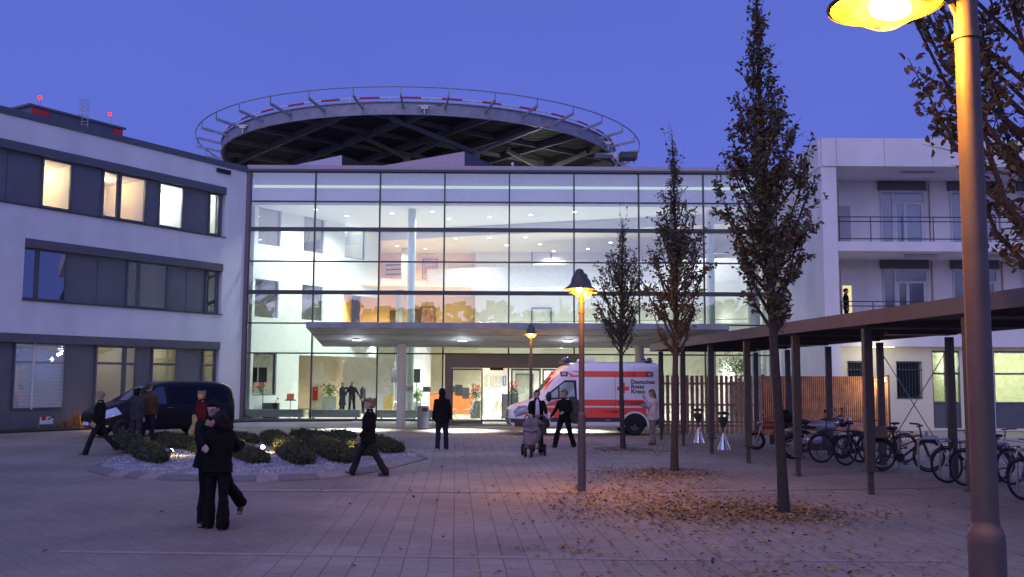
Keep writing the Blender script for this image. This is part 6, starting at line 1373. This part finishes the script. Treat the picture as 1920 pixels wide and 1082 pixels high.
# man with jacket
person('man in dark clothes walking left with a grey green jacket slung over his shoulder', gnd(1058, 839), -35, 1.76, legs=((-16, 8, 5), (22, 6, 5)), top=blk, top_z=.86, bulk=1.0, pants=blk, hair=mat('reddish hair', (.20, .09, .045), .6), yaw=-40, arms={-1: ((.12, -.05, -.28), (.08, -.16, -.22)), 1: ((.06, .05, -.28), (-.1, -.18, -.05))}, flare=1.15)
t = thing('jacket', 'grey green jacket hanging over the shoulder of the man walking left', 'jacket', gnd(1068, 839)+Vector((.12, .03, 0)), R(-35)); g = MB()
torso(g, [(.72, .20, .13, 0), (.95, .25, .15, 0), (1.2, .24, .15, 0), (1.38, .19, .13, 0), (1.5, .09, .08, 0)], Matrix.Identity(4)); b = g.build('cloth', cloth('grey green cloth', (.06, .068, .05)), t); remesh(b, .02, 2, .03, 6)
# woman in white puffer
pj = cloth('cream puffer', (.70, .58, .54))
wt, _, _ = person('woman in cream quilted jacket with hand on her face, right of the ambulance rear', gnd(1224, 834), -75, 1.72, legs=((4, 2, 1), (-3, 4, 1)), top=pj, top_z=.78, bulk=1.18, pants=cloth('beige trousers', (.26, .19, .16)), hair=mat('auburn hair', (.22, .10, .06), .6), style='long', yaw=10, nod=8, shoes=mat('brown boots', (.08, .05, .035), .6), arms={1: ((-.05, -.2, -.22), (-.25, -.35, .95)), -1: ((-.05, -.2, -.24), (-.6, -.6, .15))})
# indoor people
def inp(label, px, Y, hd, **kw): return person(label, (at_in(px, Y), Y, ZF), hd, vox=.012, **kw)
inp('person in a long dark coat raising an arm inside the hall, left of three', 642, 55.0, 60, h=1.72, top=cloth('dark blue coat', (.02, .025, .05)), top_z=.45, skirt=.05, pants=blk, hair=hg, legs=((2, 2, 1), (-2, 2, 1)), arms={1: ((.15, -.25, .02), (.2, -.1, .3)), -1: ((.08, -.03, -.27), (.2, -.15, -.2))})
inp('man in dark jumper inside the hall, middle one of three', 660, 55.2, 10, h=1.74, top=blk2, top_z=.88, pants=blk, hair=hg, bulk=1.1, legs=((3, 2, 4), (-3, 2, 4)), arms={1: ((.15, 0, -.26), (.12, -.06, -.24)), -1: ((.15, 0, -.26), (.12, -.06, -.24))})
inp('man in dark grey jacket inside the hall, right one of three', 681, 54.6, -60, h=1.70, top=gry, top_z=.84, pants=blk, hair=hg, bulk=1.15, legs=((3, 2, 3), (-3, 2, 3)), lean=4)
pb = atY(1587, 590, 41.2); person('dark figure standing in the lit doorway on the lower balcony', (pb.x, 41.2, 4.27), 70, 1.68, legs=((2, 2, 1), (-2, 2, 1)), top=blk, pants=blk, hair=hk, vox=.014)
# ---------------- stroller
ps = gnd(998, 856); t = thing('stroller', 'grey three wheeled stroller with hood and bag pushed towards the camera', 'stroller', (ps.x, ps.y, 0), R(-8))
fab = cloth('stroller fabric', (.20, .17, .18)); g = MB()
g.ell((0, .05, .62), .27, .33, .17); g.ell((0, .16, .82), .28, .27, .20); g.ell((0, -.12, .52), .24, .22, .20); g.ell((-.02, -.28, .42), .20, .12, .16)
b = g.build('carrycot', fab, t); remesh(b, .016, 2, .02, 9)
g = MB(); limb(g, [(-.2, -.26, .74), (0, -.34, .68), (.2, -.26, .74)], [.03, .035, .03]); b = g.build('striped_blanket', cloth('blanket', (.25, .22, .24)), t); remesh(b, .014, 1)
g = MB(); g.box(.16, .36, -.05, .2, .60, .86); b = g.build('black_bag', dark, t)
g = MB(); g.path([(-.26, .55, 1.05), (-.24, .35, .75), (-.22, -.05, .35), (-.18, -.3, .2)], .014, 6); g.path([(.26, .55, 1.05), (.24, .35, .75), (.22, -.05, .35), (.18, -.3, .2)], .014, 6); g.path([(-.26, .55, 1.05), (.26, .55, 1.05)], .018, 8); g.bar((-.22, -.3, .25), (.22, -.3, .25), .04, .03); g.bar((-.3, .3, .2), (.3, .3, .2), .04, .04); g.path([(-.24, .3, .2), (-.2, 0, .45)], .012, 5); g.path([(.24, .3, .2), (.2, 0, .45)], .012, 5); g.build('frame', frame_metal, t, True)
for x, y, r in ((-.14, -.34, .13), (.02, -.36, .13), (-.30, .32, .16), (.30, .32, .16)):
    g = MB(); g.path([(x, y+(r-.03)*math.cos(a), r+(r-.03)*math.sin(a)) for a in [i*2*PI/20 for i in range(20)]], .03, 8, True); wv = g.build('wheel', black_rub, t, True)
    g = MB(); g.cyl((x-.02, y, r), (x+.02, y, r), r-.05, n=16); g.build('hub', frame_metal, wv)
